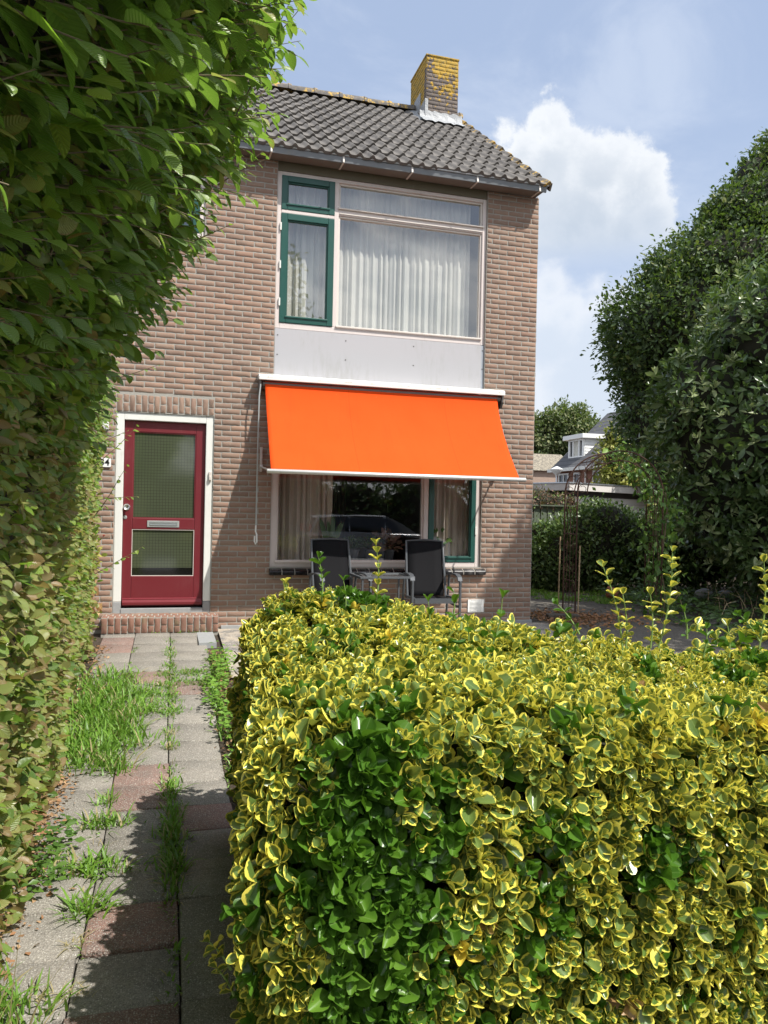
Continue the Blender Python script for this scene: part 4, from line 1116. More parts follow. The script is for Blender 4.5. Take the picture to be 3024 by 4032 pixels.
kd = np.where(rng.random(n) < dry*.75, 1., 0.); kd = np.where(rng.random(n) < .20*dry+.01, 2., kd); kd = np.where((kd == 0) & (rng.random(n) < .25), .55, kd)
leaves('trimmed_foliage', T_HORN, P, Y, N, .062*(.50+.75*rng.random(n)), M['horn'], kind=kd, parent=hh)
P2 = hb_points(5200, -.22, 3.9, -7.9, -.95); n = len(P2); P2[:, 0] -= .09+np.abs(rng.normal(size=n))*.05
Y = np.array([[.5, 0, -.2]])+rng.normal(size=(n, 3))*.7; N = np.array([[.7, 0, .5]])+rng.normal(size=(n, 3))*.5
leaves('inner_foliage', T_HORN, P2, Y, N, .062*(.6+.7*rng.random(n)), M['horn'], kind=np.where(rng.random(n) < .3, 1., 0)*(P2[:, 2] < 1.8), parent=hh)
# untrimmed shoots: arching twigs with two rows of drooping leaves
tw = MB(); PP, YY, NN, SS, KK = [], [], [], [], []
def twig(p, d, L, ls, n_l, kdf, rad=.0035):
    d = Vector(d).normalized(); pts = []; q = Vector(p); dd = d.copy(); stp = L/6
    for i in range(7):
        pts.append(q.copy()); q = q+dd*stp; dd = (dd+Vector((0, 0, random.uniform(-.05, .07)))+Vector([random.gauss(0, .04) for _ in range(3)])).normalized()
    tw.tube(pts, [rad*(1-.11*i) for i in range(7)], 5, False)
    side0 = d.cross(Vector((0, 0, 1))).normalized()
    for i in range(n_l):
        s = (i+.6)/n_l; f = s*6; k = min(int(f), 5); pp = pts[k].lerp(pts[k+1], f-k); t = (pts[k+1]-pts[k]).normalized()
        sd = side0*(1 if i % 2 else -1)
        y = t*random.uniform(.45, .9)+sd*random.uniform(.4, .9)+Vector((0, 0, random.uniform(-.75, -.15)))
        nn = Vector((.40, -.42, .70))+sd*.25+Vector([random.gauss(0, .22) for _ in range(3)])
        PP.append(tuple(pp)); YY.append(tuple(y)); NN.append(tuple(nn)); sz = ls*random.uniform(.72, 1.12)*(1-.45*max(0, s-.65)/.35)
        SS.append(sz); KK.append(kdf())
kg = lambda: random.choice([0, 0, 0, 0, 0, .55, .35, .35, 1.]) if random.random() < .5 else 0
cnt = 0
for i in range(980):
    y = random.uniform(-7.9, -3.9); z = random.uniform(1.75, 4.1)
    if z > float(hb_top(y)): continue
    x = float(hb_face(y, z)); L = random.uniform(.22, .42)
    d = (random.uniform(.55, 1.0), random.uniform(-.1, .75), random.uniform(-.1, .55))
    twig((x-.34+random.uniform(-.06, .04), y, z-.10), d, L+.12, random.uniform(.084, .122), int((L+.12)/.040), kg)
for i in range(300):   # ragged top of the far end
    y = random.uniform(-3.9, -1.0); z = random.uniform(1.9, 2.6); x = float(hb_face(y, z)); L = random.uniform(.15, .28)
    twig((x-.16, y, z-.05), (random.uniform(.3, 1), random.uniform(-.2, .5), random.uniform(-.1, .8)), L+.1, .068, 8, kg)
for i in range(330):   # short side shoots from the trimmed face
    y = random.uniform(-7.6, -1.2); z = random.uniform(.2, 1.9); x = float(hb_face(y, z))
    twig((x-.05, y, z), (1, random.uniform(-.3, .5), random.uniform(-.1, .7)), random.uniform(.08, .17), .058, 4, lambda: random.choice([0, .55, 1, 1]), .0022)
twig((0.186, -5.588, 2.888), (0.286, -0.081, 0.536), 0.613, 0.075, 13, lambda: random.choice([0, .55, .35]), .0038)
twig((0.204, -5.801, 3.027), (0.264, -0.074, 0.277), 0.390, 0.075, 8, lambda: random.choice([0, .55, .35]), .0038)
twig((0.097, -5.46, 2.874), (0.357, -0.1, 0.346), 0.507, 0.075, 11, lambda: random.choice([0, .55, .35]), .0038)
twig((-0.003, -5.847, 2.915), (0.295, -0.083, 0.338), 0.456, 0.08, 10, lambda: random.choice([0, .55, .35]), .0038)
twig((0.046, -5.237, 2.776), (0.377, -0.106, 0.44), 0.589, 0.07, 13, lambda: random.choice([0, .55, .35]), .0038)
twig((0.202, -4.97, 2.993), (0.23, -0.064, 0.108), 0.262, 0.06, 5, lambda: random.choice([0, .55, .35]), .0038)
twig((0.214, -4.765, 3.031), (0.247, -0.07, 0.174), 0.310, 0.055, 6, lambda: random.choice([0, .55, .35]), .0038)
twig((0.094, -5.147, 2.601), (0.175, -0.049, 0.082), 0.199, 0.05, 4, lambda: random.choice([0, .55, .35]), .0038)
twig((0.122, -5.674, 3.063), (0.285, -0.08, 0.118), 0.319, 0.075, 7, lambda: random.choice([0, .55, .35]), .0038)
twig((0.143, -5.888, 3.162), (0.216, -0.061, 0.11), 0.250, 0.08, 5, lambda: random.choice([0, .55, .35]), .0038)
twig((-0.07, -6.14, 2.329), (0.149, -0.041, 0.112), 0.191, 0.075, 4, lambda: random.choice([0, .55, .35]), .0038)
twig((-0.394, -6.672, 2.3), (0.253, -0.071, 0.132), 0.294, 0.085, 6, lambda: random.choice([0, .55, .35]), .0038)
twig((-0.316, -6.486, 2.292), (0.138, -0.039, 0.115), 0.184, 0.085, 4, lambda: random.choice([0, .55, .35]), .0038)
twig((-0.328, -3.366, 2.223), (0.27, -0.076, 0.084), 0.293, 0.05, 6, lambda: random.choice([0, .55, .35]), .0038)
twig((-0.534, -2.893, 1.628), (0.334, -0.094, 0.304), 0.461, 0.06, 10, lambda: random.choice([0, .55, .35]), .0038)
twig((-0.527, -2.895, 1.258), (0.285, -0.08, 0.377), 0.479, 0.055, 10, lambda: random.choice([0, .55, .35]), .0038)
twig((-0.529, -2.583, 0.827), (0.355, -0.099, 0.221), 0.430, 0.06, 9, lambda: random.choice([0, .55, .35]), .0038)
twig((-0.541, -2.476, 1.83), (0.241, -0.067, 0.113), 0.274, 0.05, 6, lambda: random.choice([0, .55, .35]), .0038)
twig((-0.622, -2.245, 1.377), (0.394, -0.111, 0.103), 0.422, 0.05, 9, lambda: random.choice([0, .55, .35]), .0038)
twig((0.089, -6.184, 2.676), (0.117, -0.033, 0.191), 0.226, 0.08, 5, lambda: random.choice([0, .55, .35]), .0038)
leaves('overhanging_foliage', T_HORN, np.array(PP), np.array(YY), np.array(NN), np.array(SS), M['horn'], kind=np.array(KK), parent=hh, wj=.10)
tag(tw.build('branches', M['twig'], hh), kind='stuff')
# dark solid core standing in for inner shade + trunks
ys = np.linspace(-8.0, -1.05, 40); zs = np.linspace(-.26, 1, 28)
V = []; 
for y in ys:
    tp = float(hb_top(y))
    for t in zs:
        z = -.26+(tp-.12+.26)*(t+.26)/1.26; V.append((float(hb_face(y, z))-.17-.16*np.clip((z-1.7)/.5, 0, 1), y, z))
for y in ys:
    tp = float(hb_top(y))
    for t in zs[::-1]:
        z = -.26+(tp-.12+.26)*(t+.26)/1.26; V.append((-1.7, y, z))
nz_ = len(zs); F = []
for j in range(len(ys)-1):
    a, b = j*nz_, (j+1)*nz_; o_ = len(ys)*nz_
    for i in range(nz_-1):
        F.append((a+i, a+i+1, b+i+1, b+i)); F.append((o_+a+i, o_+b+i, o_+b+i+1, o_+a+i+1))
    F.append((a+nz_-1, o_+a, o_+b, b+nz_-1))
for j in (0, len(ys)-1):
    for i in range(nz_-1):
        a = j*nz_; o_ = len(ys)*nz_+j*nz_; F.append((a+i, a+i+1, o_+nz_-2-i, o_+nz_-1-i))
core_mesh('shade_core', V, np.array(F), hh)
t_ = MB()
for i in range(700):
    y = random.uniform(-7.8, -1.2); z = random.uniform(-.2, 3.0); z = min(z, float(hb_top(y))-.2); x = float(hb_face(y, z))-.12-.1*max(0, min(1, z-1.7))
    d = Vector((random.uniform(-.02, .10), random.gauss(0, .12), random.uniform(-.05, .16)))
    t_.tube([(x, y, z), Vector((x, y, z))+d*.6, Vector((x, y, z))+d*1.1+Vector((.01, 0, .02))], [.005, .004, .0025], 5, False)
tag(t_.build('woody_stems', M['twig'], hh), kind='stuff')

# ================================================================== GRASS, WEEDS, LITTER
def blades(name, spots, m, parent=None, width=.0045, seedk=0.):
    """spots: (x, y, radius_x, radius_y, count, height, spread)"""
    P, D, H, S_ = [], [], [], []
    for x, y, rx, ry, n, h, sp in spots:
        q = rng.normal(size=(n, 2))*.5; px = x+q[:, 0]*rx; py = y+q[:, 1]*ry
        a = rng.random(n)*6.28; d = np.stack([np.cos(a), np.sin(a)], 1)*sp*(rng.random(n)**.6)[:, None]+q*.35
        P.append(np.stack([px, py, gz(py)-.006], 1)); D.append(d); H.append(.88*h*(.35+.85*rng.random(n)**1.3))
    P = np.concatenate(P); D = np.concatenate(D); H = np.concatenate(H); n = len(P)
    side = norm(np.stack([-D[:, 1], D[:, 0], 0*H], 1)+rng.normal(size=(n, 3))*.2); side[:, 2] *= .2
    V = np.zeros((n, 8, 3)); w = width*(.6+.8*rng.random(n))*(1+H*4)
    for k, t in enumerate((0, .38, .74, 1.)):
        hz_ = H*(t-.42*np.clip(np.linalg.norm(D, axis=1), 0, 1.6)*t*t); r = H*t*1.0
        c = P+np.stack([D[:, 0]*r*(.5+.5*t), D[:, 1]*r*(.5+.5*t), hz_], 1)
        ww = (w*[1, .95, .6, .08][k])[:, None]
        V[:, 2*k] = c-side*ww; V[:, 2*k+1] = c+side*ww
    F = np.array([[0, 1, 3, 2], [2, 3, 5, 4], [4, 5, 7, 6]]); FF = (F[None]+(np.arange(n)*8)[:, None, None]).reshape(-1, 4)
    uv = np.tile([[0, 0], [1, 0], [0, .4], [1, .4], [0, .75], [1, .75], [0, 1], [1, 1]], (n, 1)).astype(float)
    kd = np.where(rng.random(n) < seedk, 1., 0.)
    me = mesh_np(name, V.reshape(-1, 3), FF, m, uv=uv, attrs={'rnd': ('FACE', np.repeat(rng.random(n), 3)), 'kind': ('FACE', np.repeat(kd, 3))}, smooth=True)
    return link(name, me, parent)
sp = []
for i in range(84):    # lush grass along the left hedge
    y = random.uniform(-3.95, -1.95); wd = .34 if -3.6 < y < -2.2 else .2
    sp.append((-.50+random.uniform(-.12, wd), y, .13, .13, 42, random.uniform(.09, .19), 1.0))
for i in range(26): sp.append((random.uniform(-.25, .10), random.uniform(-2.95, -2.25), .10, .10, 46, .055, 1.1))
for i in range(30): sp.append((random.uniform(-.15, .40), random.uniform(-2.35, -1.85), .10, .07, 44, .05, 1.1))
sp += [(-.29, -3.95, .10, .12, 130, .10, 1.0), (-.29, -4.42, .07, .10, 70, .08, 1.0), (-.29, -4.75, .14, .08, 130, .10, 1.1), (-.33, -5.22, .20, .07, 170, .11, 1.2), (-.28, -5.60, .09, .10, 130, .10, 1.1), (-.25, -5.30, .2, .06, 60, .12, 1.4)]
for y, n, h in ((-4.3, 110, .08), (-4.85, 120, .08), (-5.2, 120, .085), (-1.7, 90, .06), (-1.1, 50, .05), (-1.35, 60, .06), (-2.6, 80, .05), (-2.95, 70, .05), (-3.35, 60, .06), (-3.6, 60, .06), (-4.05, 30, .05), (-4.45, 90, .07), (-4.65, 90, .07), (-5.0, 150, .085), (-5.35, 150, .085), (-5.5, 80, .07), (-.75, 30, .04), (-6.2, 20, .05)):
    sp.append((.045 if y > -4 else .052, y, .055, .13, n, h, 1.0))
for i in range(16): sp.append((random.uniform(-.66, -.40), random.uniform(-6.9, -6.15), .13, .10, 60, random.uniform(.10, .20), .8))
for i in range(18): sp.append((random.uniform(.36, .50), random.uniform(-4.6, -1.5), .05, .12, 22, .09, 1.0))
for i in range(60): sp.append((random.choice([-.287, .052, .052, .385])+random.gauss(0, .01), random.uniform(-6.6, -.5), .02, .10, 14, .035, 1.2))
for x in (-.1, .15, .3, .42): sp.append((x, -.30, .05, .01, 14, .045, 1.))
g = blades('grass', sp, M['grass'], width=.0036, seedk=.10); tag(g, 'bright green grass and weeds growing in the joints and edges of the paved path', 'grass', kind='stuff')
sp = [(-.52, -6.5, .18, .25, 46, .36, .45), (-.30, -6.15, .08, .05, 60, .05, 1.6), (-.30, -5.85, .05, .04, 40, .06, 1.4), (-.28, -5.0, .05, .05, 20, .05, 1.2), (.05, -3.4, .04, .08, 50, .06, 1), (.05, -3.65, .04, .05, 40, .06, 1), (-.25, -3.9, .1, .06, 40, .12, 1.)]
g = blades('dry_grass', sp, M['grass'], width=.0016, seedk=1.); tag(g, 'pale dry grass stalks at the edge of the path', 'dry grass', kind='stuff')
# broad leaved weeds beside the euonymus
n = 900; y = rng.uniform(-4.0, -1.35, n); x = .455+rng.normal(size=n)*.055+.05*np.sin(y*3); hgt = np.abs(rng.normal(size=n))*.055*(1+.8*np.sin(y*2.2)**2)
P = np.stack([x, y, gz(y)+hgt], 1); a = rng.random(n)*6.28
Y = np.stack([np.cos(a), np.sin(a), .35*rng.random(n)], 1); N = np.array([[0, -.2, 1.]])+rng.normal(size=(n, 3))*.3
o = leaves('weeds', T_SM, P, Y, N, .042*(.6+.8*rng.random(n)), M['grass'], kind=np.zeros(n)); tag(o, 'low broad leaved weeds growing between the path and the variegated hedge', 'weeds', kind='stuff')
n = 130; y = rng.uniform(-5.5, -4.9, n); P = np.stack([-.47+rng.normal(size=n)*.05, y, gz(y)+.03+rng.random(n)*.10], 1); a = rng.random(n)*6.28
o = leaves('ground_elder', T_SM, P, np.stack([np.cos(a), np.sin(a), .1+0*a], 1), np.array([[.2, -.2, 1.]])+rng.normal(size=(n, 3))*.3, .05*(.6+.6*rng.random(n)), M['vine'], kind=np.zeros(n)); tag(o, 'fresh green lobed weed leaves at the foot of the hornbeam hedge', 'weeds', kind='stuff')
# dry leaf litter
n = 4200; y = np.concatenate([rng.uniform(-7.2, -4.0, 2600), rng.uniform(-4.2, -.9, 700), rng.uniform(-4.6, -1.2, 900)])
x = np.concatenate([-.60+np.abs(rng.normal(size=2600))*.075-.06, -.62+rng.normal(size=700)*.06, .47+rng.normal(size=900)*.045])
P = np.stack([x, y, gz(y)+.002+rng.random(n)*.014], 1); a = rng.random(n)*6.28
o = leaves('leaf_litter', T_SM, P, np.stack([np.cos(a), np.sin(a), rng.normal(size=n)*.25], 1), np.array([[0, 0, 1.]])+rng.normal(size=(n, 3))*.45, .028*(.4+1.1*rng.random(n)), M['litter'], kind=np.where(rng.random(n) < .3, 1., 0)); tag(o, 'brown dry leaves and twigs lying along the foot of the hedges', 'leaf litter', kind='stuff')
# ================================================================== TREES AND SHRUBS
def ico(sub=3):
    import bmesh
    bm = bmesh.new(); bmesh.ops.create_icosphere(bm, subdivisions=sub, radius=1)
    V = np.array([v.co[:] for v in bm.verts]); F = np.array([[v.index for v in f.verts] for f in bm.faces]); bm.free(); return V, F
ICO = ico(3)
def crown(parent, blobs, ncl, per, size, tm, m, spread, light=.15, core=.68, droop=.1, seed=0, whorl=False, name='crown', corename='shade_core', up=.35, fill=.35, ztop=None):
    bl = np.array(blobs, float); w = (bl[:, 3]*bl[:, 4]+bl[:, 3]*bl[:, 5]); w /= w.sum()
    ix = rng.choice(len(bl), ncl*2, p=w); D = norm(rng.normal(size=(ncl*2, 3)))
    Cc = bl[ix, :3]; Rr = bl[ix, 3:6]
    rad = 1+lownoise(Cc+D*Rr, 60+seed, 1.6)*.14-np.abs(rng.normal(size=ncl*2))*.10
    P = Cc+D*Rr*rad[:, None]
    ins = np.zeros(len(P), bool)
    for i, b in enumerate(bl):
        ins |= (ix != i) & ((((P-b[:3])/b[3:6])**2).sum(1) < .74)
    ok = ~ins & (P[:, 2] > .05); P, D = P[ok][:ncl], D[ok][:ncl]; n = len(P)
    if whorl: rosettes(P+rng.normal(size=P.shape)*.05, D*.8+[0, -.05, .55]+rng.normal(size=P.shape)*.35, np.where(rng.random(n) < light, 1., 0.), size*(.7+.5*rng.random(n)), per, name, m, parent, tm)
    PP = np.repeat(P, per, 0)+rng.normal(size=(n*per, 3))*spread
    DD = np.repeat(D, per, 0)
    Y = DD*.7+rng.normal(size=(n*per, 3))*.65; Y[:, 2] += -droop+.0
    N = DD*.5+np.array([[0, 0, up+.4]])+rng.normal(size=(n*per, 3))*.45
    kd = np.where(rng.random(n*per) < light, 1., 0.)
    if not whorl: leaves(name, tm, PP, Y, N, size*(.6+.7*rng.random(n*per)), m, kind=kd, parent=parent)
    n2 = int(n*per*.6); D2 = norm(rng.normal(size=(n2, 3))); i2 = rng.choice(len(bl), n2, p=w)
    Q = bl[i2, :3]+D2*bl[i2, 3:6]*(core+.02+.16*rng.random((n2, 1)))
    leaves(name+'_inner', tm, Q, D2*.5+rng.normal(size=(n2, 3))*.7, D2+rng.normal(size=(n2, 3))*.5, size*1.25*(.7+.6*rng.random(n2)), m, kind=0*Q[:, 0], parent=parent)
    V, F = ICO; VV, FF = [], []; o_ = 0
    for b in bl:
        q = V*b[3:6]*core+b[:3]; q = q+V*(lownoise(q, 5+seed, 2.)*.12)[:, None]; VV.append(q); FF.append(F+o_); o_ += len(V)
    link(corename, mesh_np(corename, np.concatenate(VV), np.concatenate(FF), M['core'], smooth=True), parent)  # dark blobs added inside the crown to give its gaps a shaded interior
def tree(name, base, label, cat, blobs, trunk_r, **k):
    e = empty(name, base, label, cat); tb = MB(); b = Vector(base); cs = [Vector(q[:3]) for q in blobs]
    top = sum(cs, Vector())/len(cs)
    tb.tube([b-Vector((0, 0, .2)), b.lerp(top, .35)+Vector((.05, .03, 0)), b.lerp(top, .7), top], [trunk_r*1.3, trunk_r, trunk_r*.7, trunk_r*.3], 12)
    for c in cs[:7]:
        s = b.lerp(top, random.uniform(.35, .6)); tb.tube([s, s.lerp(c, .5)+Vector((0, 0, -.1)), c], [trunk_r*.5, trunk_r*.3, trunk_r*.1], 8)
    tb.build('trunk', M['bark'], e, smooth=True); crown(e, blobs, **k); return e
tree('magnolia_tree', (8.9, .6, 0), 'large evergreen tree with glossy oval leaves at the right edge beyond the rose arch', 'tree',
     [(8.75, .9, 2.6, 1.85, 1.7, 1.6), (9.1, .6, 4.0, 1.6, 1.5, 1.4), (9.8, .4, 4.7, 1.4, 1.4, 1.25), (8.0, 1.1, 3.15, 1.05, 1.0, 1.05), (8.2, 1.0, 1.6, 1.0, .9, .8), (9.3, -.4, 1.9, 1.6, 1.3, 1.2), (10.4, .2, 3.0, 1.9, 1.7, 1.9), (9.0, .3, 1.1, 1.5, 1.0, .75), (10.6, .0, 1.2, 1.5, 1.2, .9), (8.9, -.3, 3.0, .9, .8, .7), (9.4, -.4, 4.0, .8, .8, .6), (8.5, .2, 4.2, .7, .7, .6)],
     .13, ncl=3100, per=8, size=.135, tm=T_BIG, m=M['magnolia'], spread=.11, light=.22, seed=1, droop=-.25, up=.1, whorl=True)
tree('hornbeam_tree', (14.2, 7.6, 0), 'tall dark green hornbeam rising behind the glossy leaved tree', 'tree',
     [(11.907, 8.049, 3.919, 1.0, 1.0, 1.2), (12.227, 7.44, 2.862, 1.1, 1.0, 1.1), (14.22, 7.32, 3.25, 2.37, 2.3, 1.83), (13.07, 7.67, 5.96, 2.74, 2.48, 1.73), (12.09, 7.85, 5.51, 1.46, 1.42, 1.19), (13.78, 7.5, 7.37, 2.28, 2.21, 1.46), (14.49, 7.32, 8.79, 1.83, 1.77, 1.28), (15.37, 7.14, 10.21, 1.37, 1.33, 1.37), (15.9, 6.96, 7.37, 2.56, 2.3, 3.29), (12.45, 7.76, 7.11, 1.0, 0.97, 0.82), (13.33, 7.41, 8.44, 0.82, 0.8, 0.73), (14.22, 7.32, 9.86, 0.73, 0.71, 0.73)],
     .18, ncl=4900, per=11, size=.120, tm=T_SM, m=M['darktree'], spread=.12, light=.14, seed=2, droop=-.1, core=.80)
tree('street_tree', (27.5, 40.6, 0), 'broad leafy green tree far behind the house with the white dormer', 'tree',
     [(27.2, 40.5, 7.0, 2.2, 2.2, 2.2), (25.4, 41, 6.4, 2.0, 2.0, 1.9), (28.9, 40.2, 6.4, 1.9, 1.9, 1.8), (26.5, 40.5, 4.6, 2.0, 2, 1.7), (24.4, 41.3, 7.2, 1.4, 1.4, 1.3)],
     .22, ncl=1500, per=10, size=.26, tm=T_SM, m=M['fartree'], spread=.22, light=.25, seed=3)
tree('dark_yew', (24.2, 36.0, 0), 'dark rounded tree left of the neighbouring house, behind the street lamp', 'tree',
     [(23.2, 36.4, 3.6, 1.3, 1.3, 1.6), (22.3, 36.6, 2.6, .9, 1., 1.4)], .12, ncl=420, per=10, size=.2, tm=T_SM, m=M['darktree'], spread=.15, light=.2, seed=8)
tree('golden_tree', (14.9, 14.0, 0), 'yellow green feathery young tree in front of the neighbouring house', 'tree',
     [(14.75, 14.0, 2.6, .85, .85, .95), (14.5, 14.1, 3.5, .50, .5, .65), (15.3, 13.9, 2.2, .7, .7, .8), (14.3, 14.1, 2.0, .6, .6, .7), (14.3, 14.1, 4.1, .18, .18, .35)],
     .06, ncl=420, per=9, size=.13, tm=T_SM, m=M['yellowtree'], spread=.14, light=.3, seed=4, core=.55)
tree('shade_tree', (9.3, -4.3, -.2), 'leafy tree of the neighbouring garden standing right of the frame', 'tree',
     [(8.75, -4.2, 7.7, 1.6, 1.4, 1.6), (10.2, -4.4, 6.2, 1.5, 1.5, 1.4)], .14, ncl=420, per=10, size=.16, tm=T_SM, m=M['darktree'], spread=.16, light=.1, seed=5, core=.6)
def shrub(name, label, blobs, **k):
    b = blobs[0]; e = empty(name, (b[0], b[1], 0), label, 'shrub'); s = MB()
    for i in range(9): a = random.random()*6.28; s.tube([(b[0]+.1*math.cos(a), b[1]+.1*math.sin(a), -.05), (b[0]+.35*b[3]*math.cos(a), b[1]+.35*b[4]*math.sin(a), b[2]*.9)], [.02, .01], 5)
    s.build('stem', M['bark'], e); crown(e, blobs, **k); return e
shrub('leafy_shrub', 'large bright leaved shrub seen through the rose arch in front of the white shed', [(7.55, 3.75, .75, .85, .7, .85), (8.15, 3.7, .75, .75, .7, .72), (6.95, 3.9, .55, .55, .6, .6), (7.75, 3.6, 1.15, .45, .45, .42), (8.7, 3.5, .6, .7, .6, .6)], ncl=1150, per=9, size=.075, tm=T_SM, m=M['shrub'], spread=.07, light=.3, seed=6, droop=-.2)
shrub('leafy_shrub', 'lower green shrub against the green fence just right of the house corner', [(6.55, 4.0, .42, .55, .5, .5), (6.75, 4.1, .9, .35, .35, .35)], ncl=380, per=9, size=.065, tm=T_SM, m=M['shrub'], spread=.06, light=.25, seed=7, droop=-.2)
shrub('reddish_shrub', 'brownish purple shrub above the green fence beside the house corner', [(7.35, 5.9, 1.62, .75, .4, .28), (6.7, 5.9, 1.5, .5, .4, .3), (8.0, 5.8, 1.5, .5, .4, .25)], ncl=300, per=10, size=.06, tm=T_SM, m=M['redshrub'], spread=.06, light=.25, seed=9)
shrub('dark_shrub', 'dense dark shrub in the shade right of the rose arch', [(9.6, 3.4, .8, 1.0, .8, .9), (11.3, 3.2, .9, 1.2, .9, 1.0), (10.4, 2.2, .55, .9, .7, .55)], ncl=650, per=9, size=.09, tm=T_SM, m=M['shrub'], spread=.08, light=.1, seed=10)
o = None
n = 6500; x = rng.uniform(6.2, 12, n); y = rng.uniform(-1.6, 2.8, n); k = (x-6.3) > (y*.25); x, y = x[k], y[k]; n = len(x)
h = np.abs(lownoise(np.stack([x, y, 0*x], 1), 77, 2.5))*.34
P = np.stack([x, y, gz(y)+rng.random(n)*h+.02], 1); a = rng.random(n)*6.28
o = leaves('ground_cover', T_SM, P, np.stack([np.cos(a), np.sin(a), .3+0*a], 1), np.array([[0, -.3, 1.]])+rng.normal(size=(n, 3))*.4, .085*(.6+.7*rng.random(n)), M['shrub'], kind=0*x); tag(o, 'dark leafy ground cover in the shaded bed under the trees', 'ground cover', kind='stuff')

# grass strip in the back garden
sp = []
for i in range(150):
    x = random.uniform(5.2, 8.6); y = random.uniform(1.7, 3.3)+(.4 if x < 6.5 else 0); sp.append((x, y, .12, .12, 40, random.uniform(.04, .10), 1.))
g = blades('lawn_grass', sp, M['grass'], width=.006, seedk=.06); tag(g, 'strip of rough grass behind the rose arch by the back fence', 'grass', kind='stuff')

# ---------------------------------------------------------------- rose arch
ar = empty('rose_arch', (5.9, .35, 0), 'rusty wrought iron garden rose arch with scrollwork beside the house corner', 'garden arch')
A0, A1 = Vector((5.37, .52, 0)), Vector((6.47, .17, 0)); dp = Vector((.10, .52, 0))
ux = (A1-A0).normalized(); Wd = (A1-A0).length; ZC = 1.66
def apt(s, q, z): return A0+ux*s+dp*q+Vector((0, 0, z))
post = [MB(), MB()]; hoop = MB(); scr = MB()
for q in (0, .5, 1):
    r = .0105 if q != .5 else .006
    for s in ((0, Wd)): post[s > 0].tube([apt(s, q, -.05), apt(s, q, ZC)], r, 6)
for s in (0, Wd):
    for z in (.45, 1.1, ZC): post[s > 0].tube([apt(s, 0, z), apt(s, 1, z)], .008, 5)
    for q in (.25, .75): post[s > 0].tube([apt(s, q, .1), apt(s, q, 1.45)], .0045, 5)
rad = Wd/2
for q in (0, 1):
    for rr, t in ((rad, .0105), (rad-.13, .0085)):
        hoop.tube([apt(Wd/2-math.cos(a)*rr, q, ZC+math.sin(a)*rr*1.02) for a in [math.pi*i/28 for i in range(29)]], t, 6)
for i in range(0, 29, 4):
    a = math.pi*i/28; hoop.tube([apt(Wd/2-math.cos(a)*rad, 0, ZC+math.sin(a)*rad), apt(Wd/2-math.cos(a)*rad, 1, ZC+math.sin(a)*rad)], .006, 5)
for q in (0, 1):
    for i in range(13):
        a = math.pi*(i+.5)/13; rm = rad-.065; c = (Wd/2-math.cos(a)*rm, ZC+math.sin(a)*rm)
        tt = (math.sin(a), math.cos(a)); nn = (-math.cos(a), math.sin(a)); pts = []
        for j in range(15):
            w = j/14*2*math.pi*1.15; r = .058*(1-.35*j/14)
            pts.append(apt(c[0]+tt[0]*r*math.cos(w)+nn[0]*r*math.sin(w), q, c[1]+tt[1]*r*math.cos(w)+nn[1]*r*math.sin(w)))
        scr.tube(pts, .004, 5)
for s in (0, Wd):
    for q0 in (.25, .75):
        for z, sg in ((1.50, 1), (.62, 1), (.36, -1), (.95, -1)):
            pts = []
            for j in range(15):
                w = j/14*2*math.pi*1.1; r = .055*(1-.4*j/14); pts.append(apt(s, q0+r*math.cos(w)/.47, z+sg*r*1.3*math.sin(w)))
            scr.tube(pts, .004, 5)
    scr.tube([apt(s, .5-.5*math.cos(a), 1.30+.28*math.sin(a)) for a in [math.pi*i/12 for i in range(13)]], .0045, 5)
post[0].build('side_panel', M['rust'], ar, smooth=True); post[1].build('side_panel', M['rust'], ar, smooth=True); hoop.build('arch_hoops', M['rust'], ar, smooth=True); scr.build('scrollwork', M['rust'], ar, smooth=True)
for i, (s, q, L) in enumerate(((-.04, 1.15, 1.05), (.03, -.05, .95))):
    e = empty('bamboo_cane', tuple(apt(s, q, 0)), ('pale bamboo cane pushed into the soil behind the near side of the rose arch', 'pale bamboo cane tied to the front post of the rose arch')[i], 'cane')
    p0 = apt(s, q, -.05); mb = MB().tube([p0, apt(s+.01, q, L)], .010, 7)
    for k in range(5): mb.tube([apt(s, q, L*(.1+.2*k)), apt(s, q, L*(.1+.2*k)+.012)], .0125, 7)
    mb.build('cane', M['cane'], e, smooth=True)
vn = empty('climbing_vine', tuple(A1), 'green climbing vine covering the right side and top of the rose arch', 'climbing plant')
pts = []; n = 760
PP = []
for i in range(n):
    u = random.random()
    if u < .72: z = random.uniform(.0, 1.75); q = apt(Wd+random.gauss(.08, .13), random.uniform(-.2, 1.2), z)
    else:
        a = math.pi*random.uniform(.62, 1.0); rr = rad-random.uniform(-.06, .16); q = apt(Wd/2-math.cos(a)*rr, random.uniform(-.1, 1.1), ZC+math.sin(a)*rr)
    PP.append(tuple(q))
for i in range(80):
    a = math.pi*random.gauss(.53, .035); rr = rad+random.gauss(0, .08); PP.append(tuple(apt(Wd/2-math.cos(a)*rr, random.uniform(-.1, 1.1), ZC+math.sin(a)*rr)))
PP = np.array(PP); n = len(PP); Y = rng.normal(size=(n, 3))*.6+[0, -.2, -.5]; N = rng.normal(size=(n, 3))*.4+[0, -.6, .6]
leaves('foliage', T_SM, PP, Y, N, .095*(.6+.7*rng.random(n)), M['vine'], kind=np.where(rng.random(n) < .12, 1., 0), parent=vn)
s = MB()
for q in (.1, .5, .9): s.tube([apt(Wd+.05, q, -.05)]+[apt(Wd+.05+.04*math.sin(z*5+q*9), q, z) for z in (.3, .7, 1.1, 1.5, 1.7)], .009, 6)
s.build('stem', M['twig'], vn)
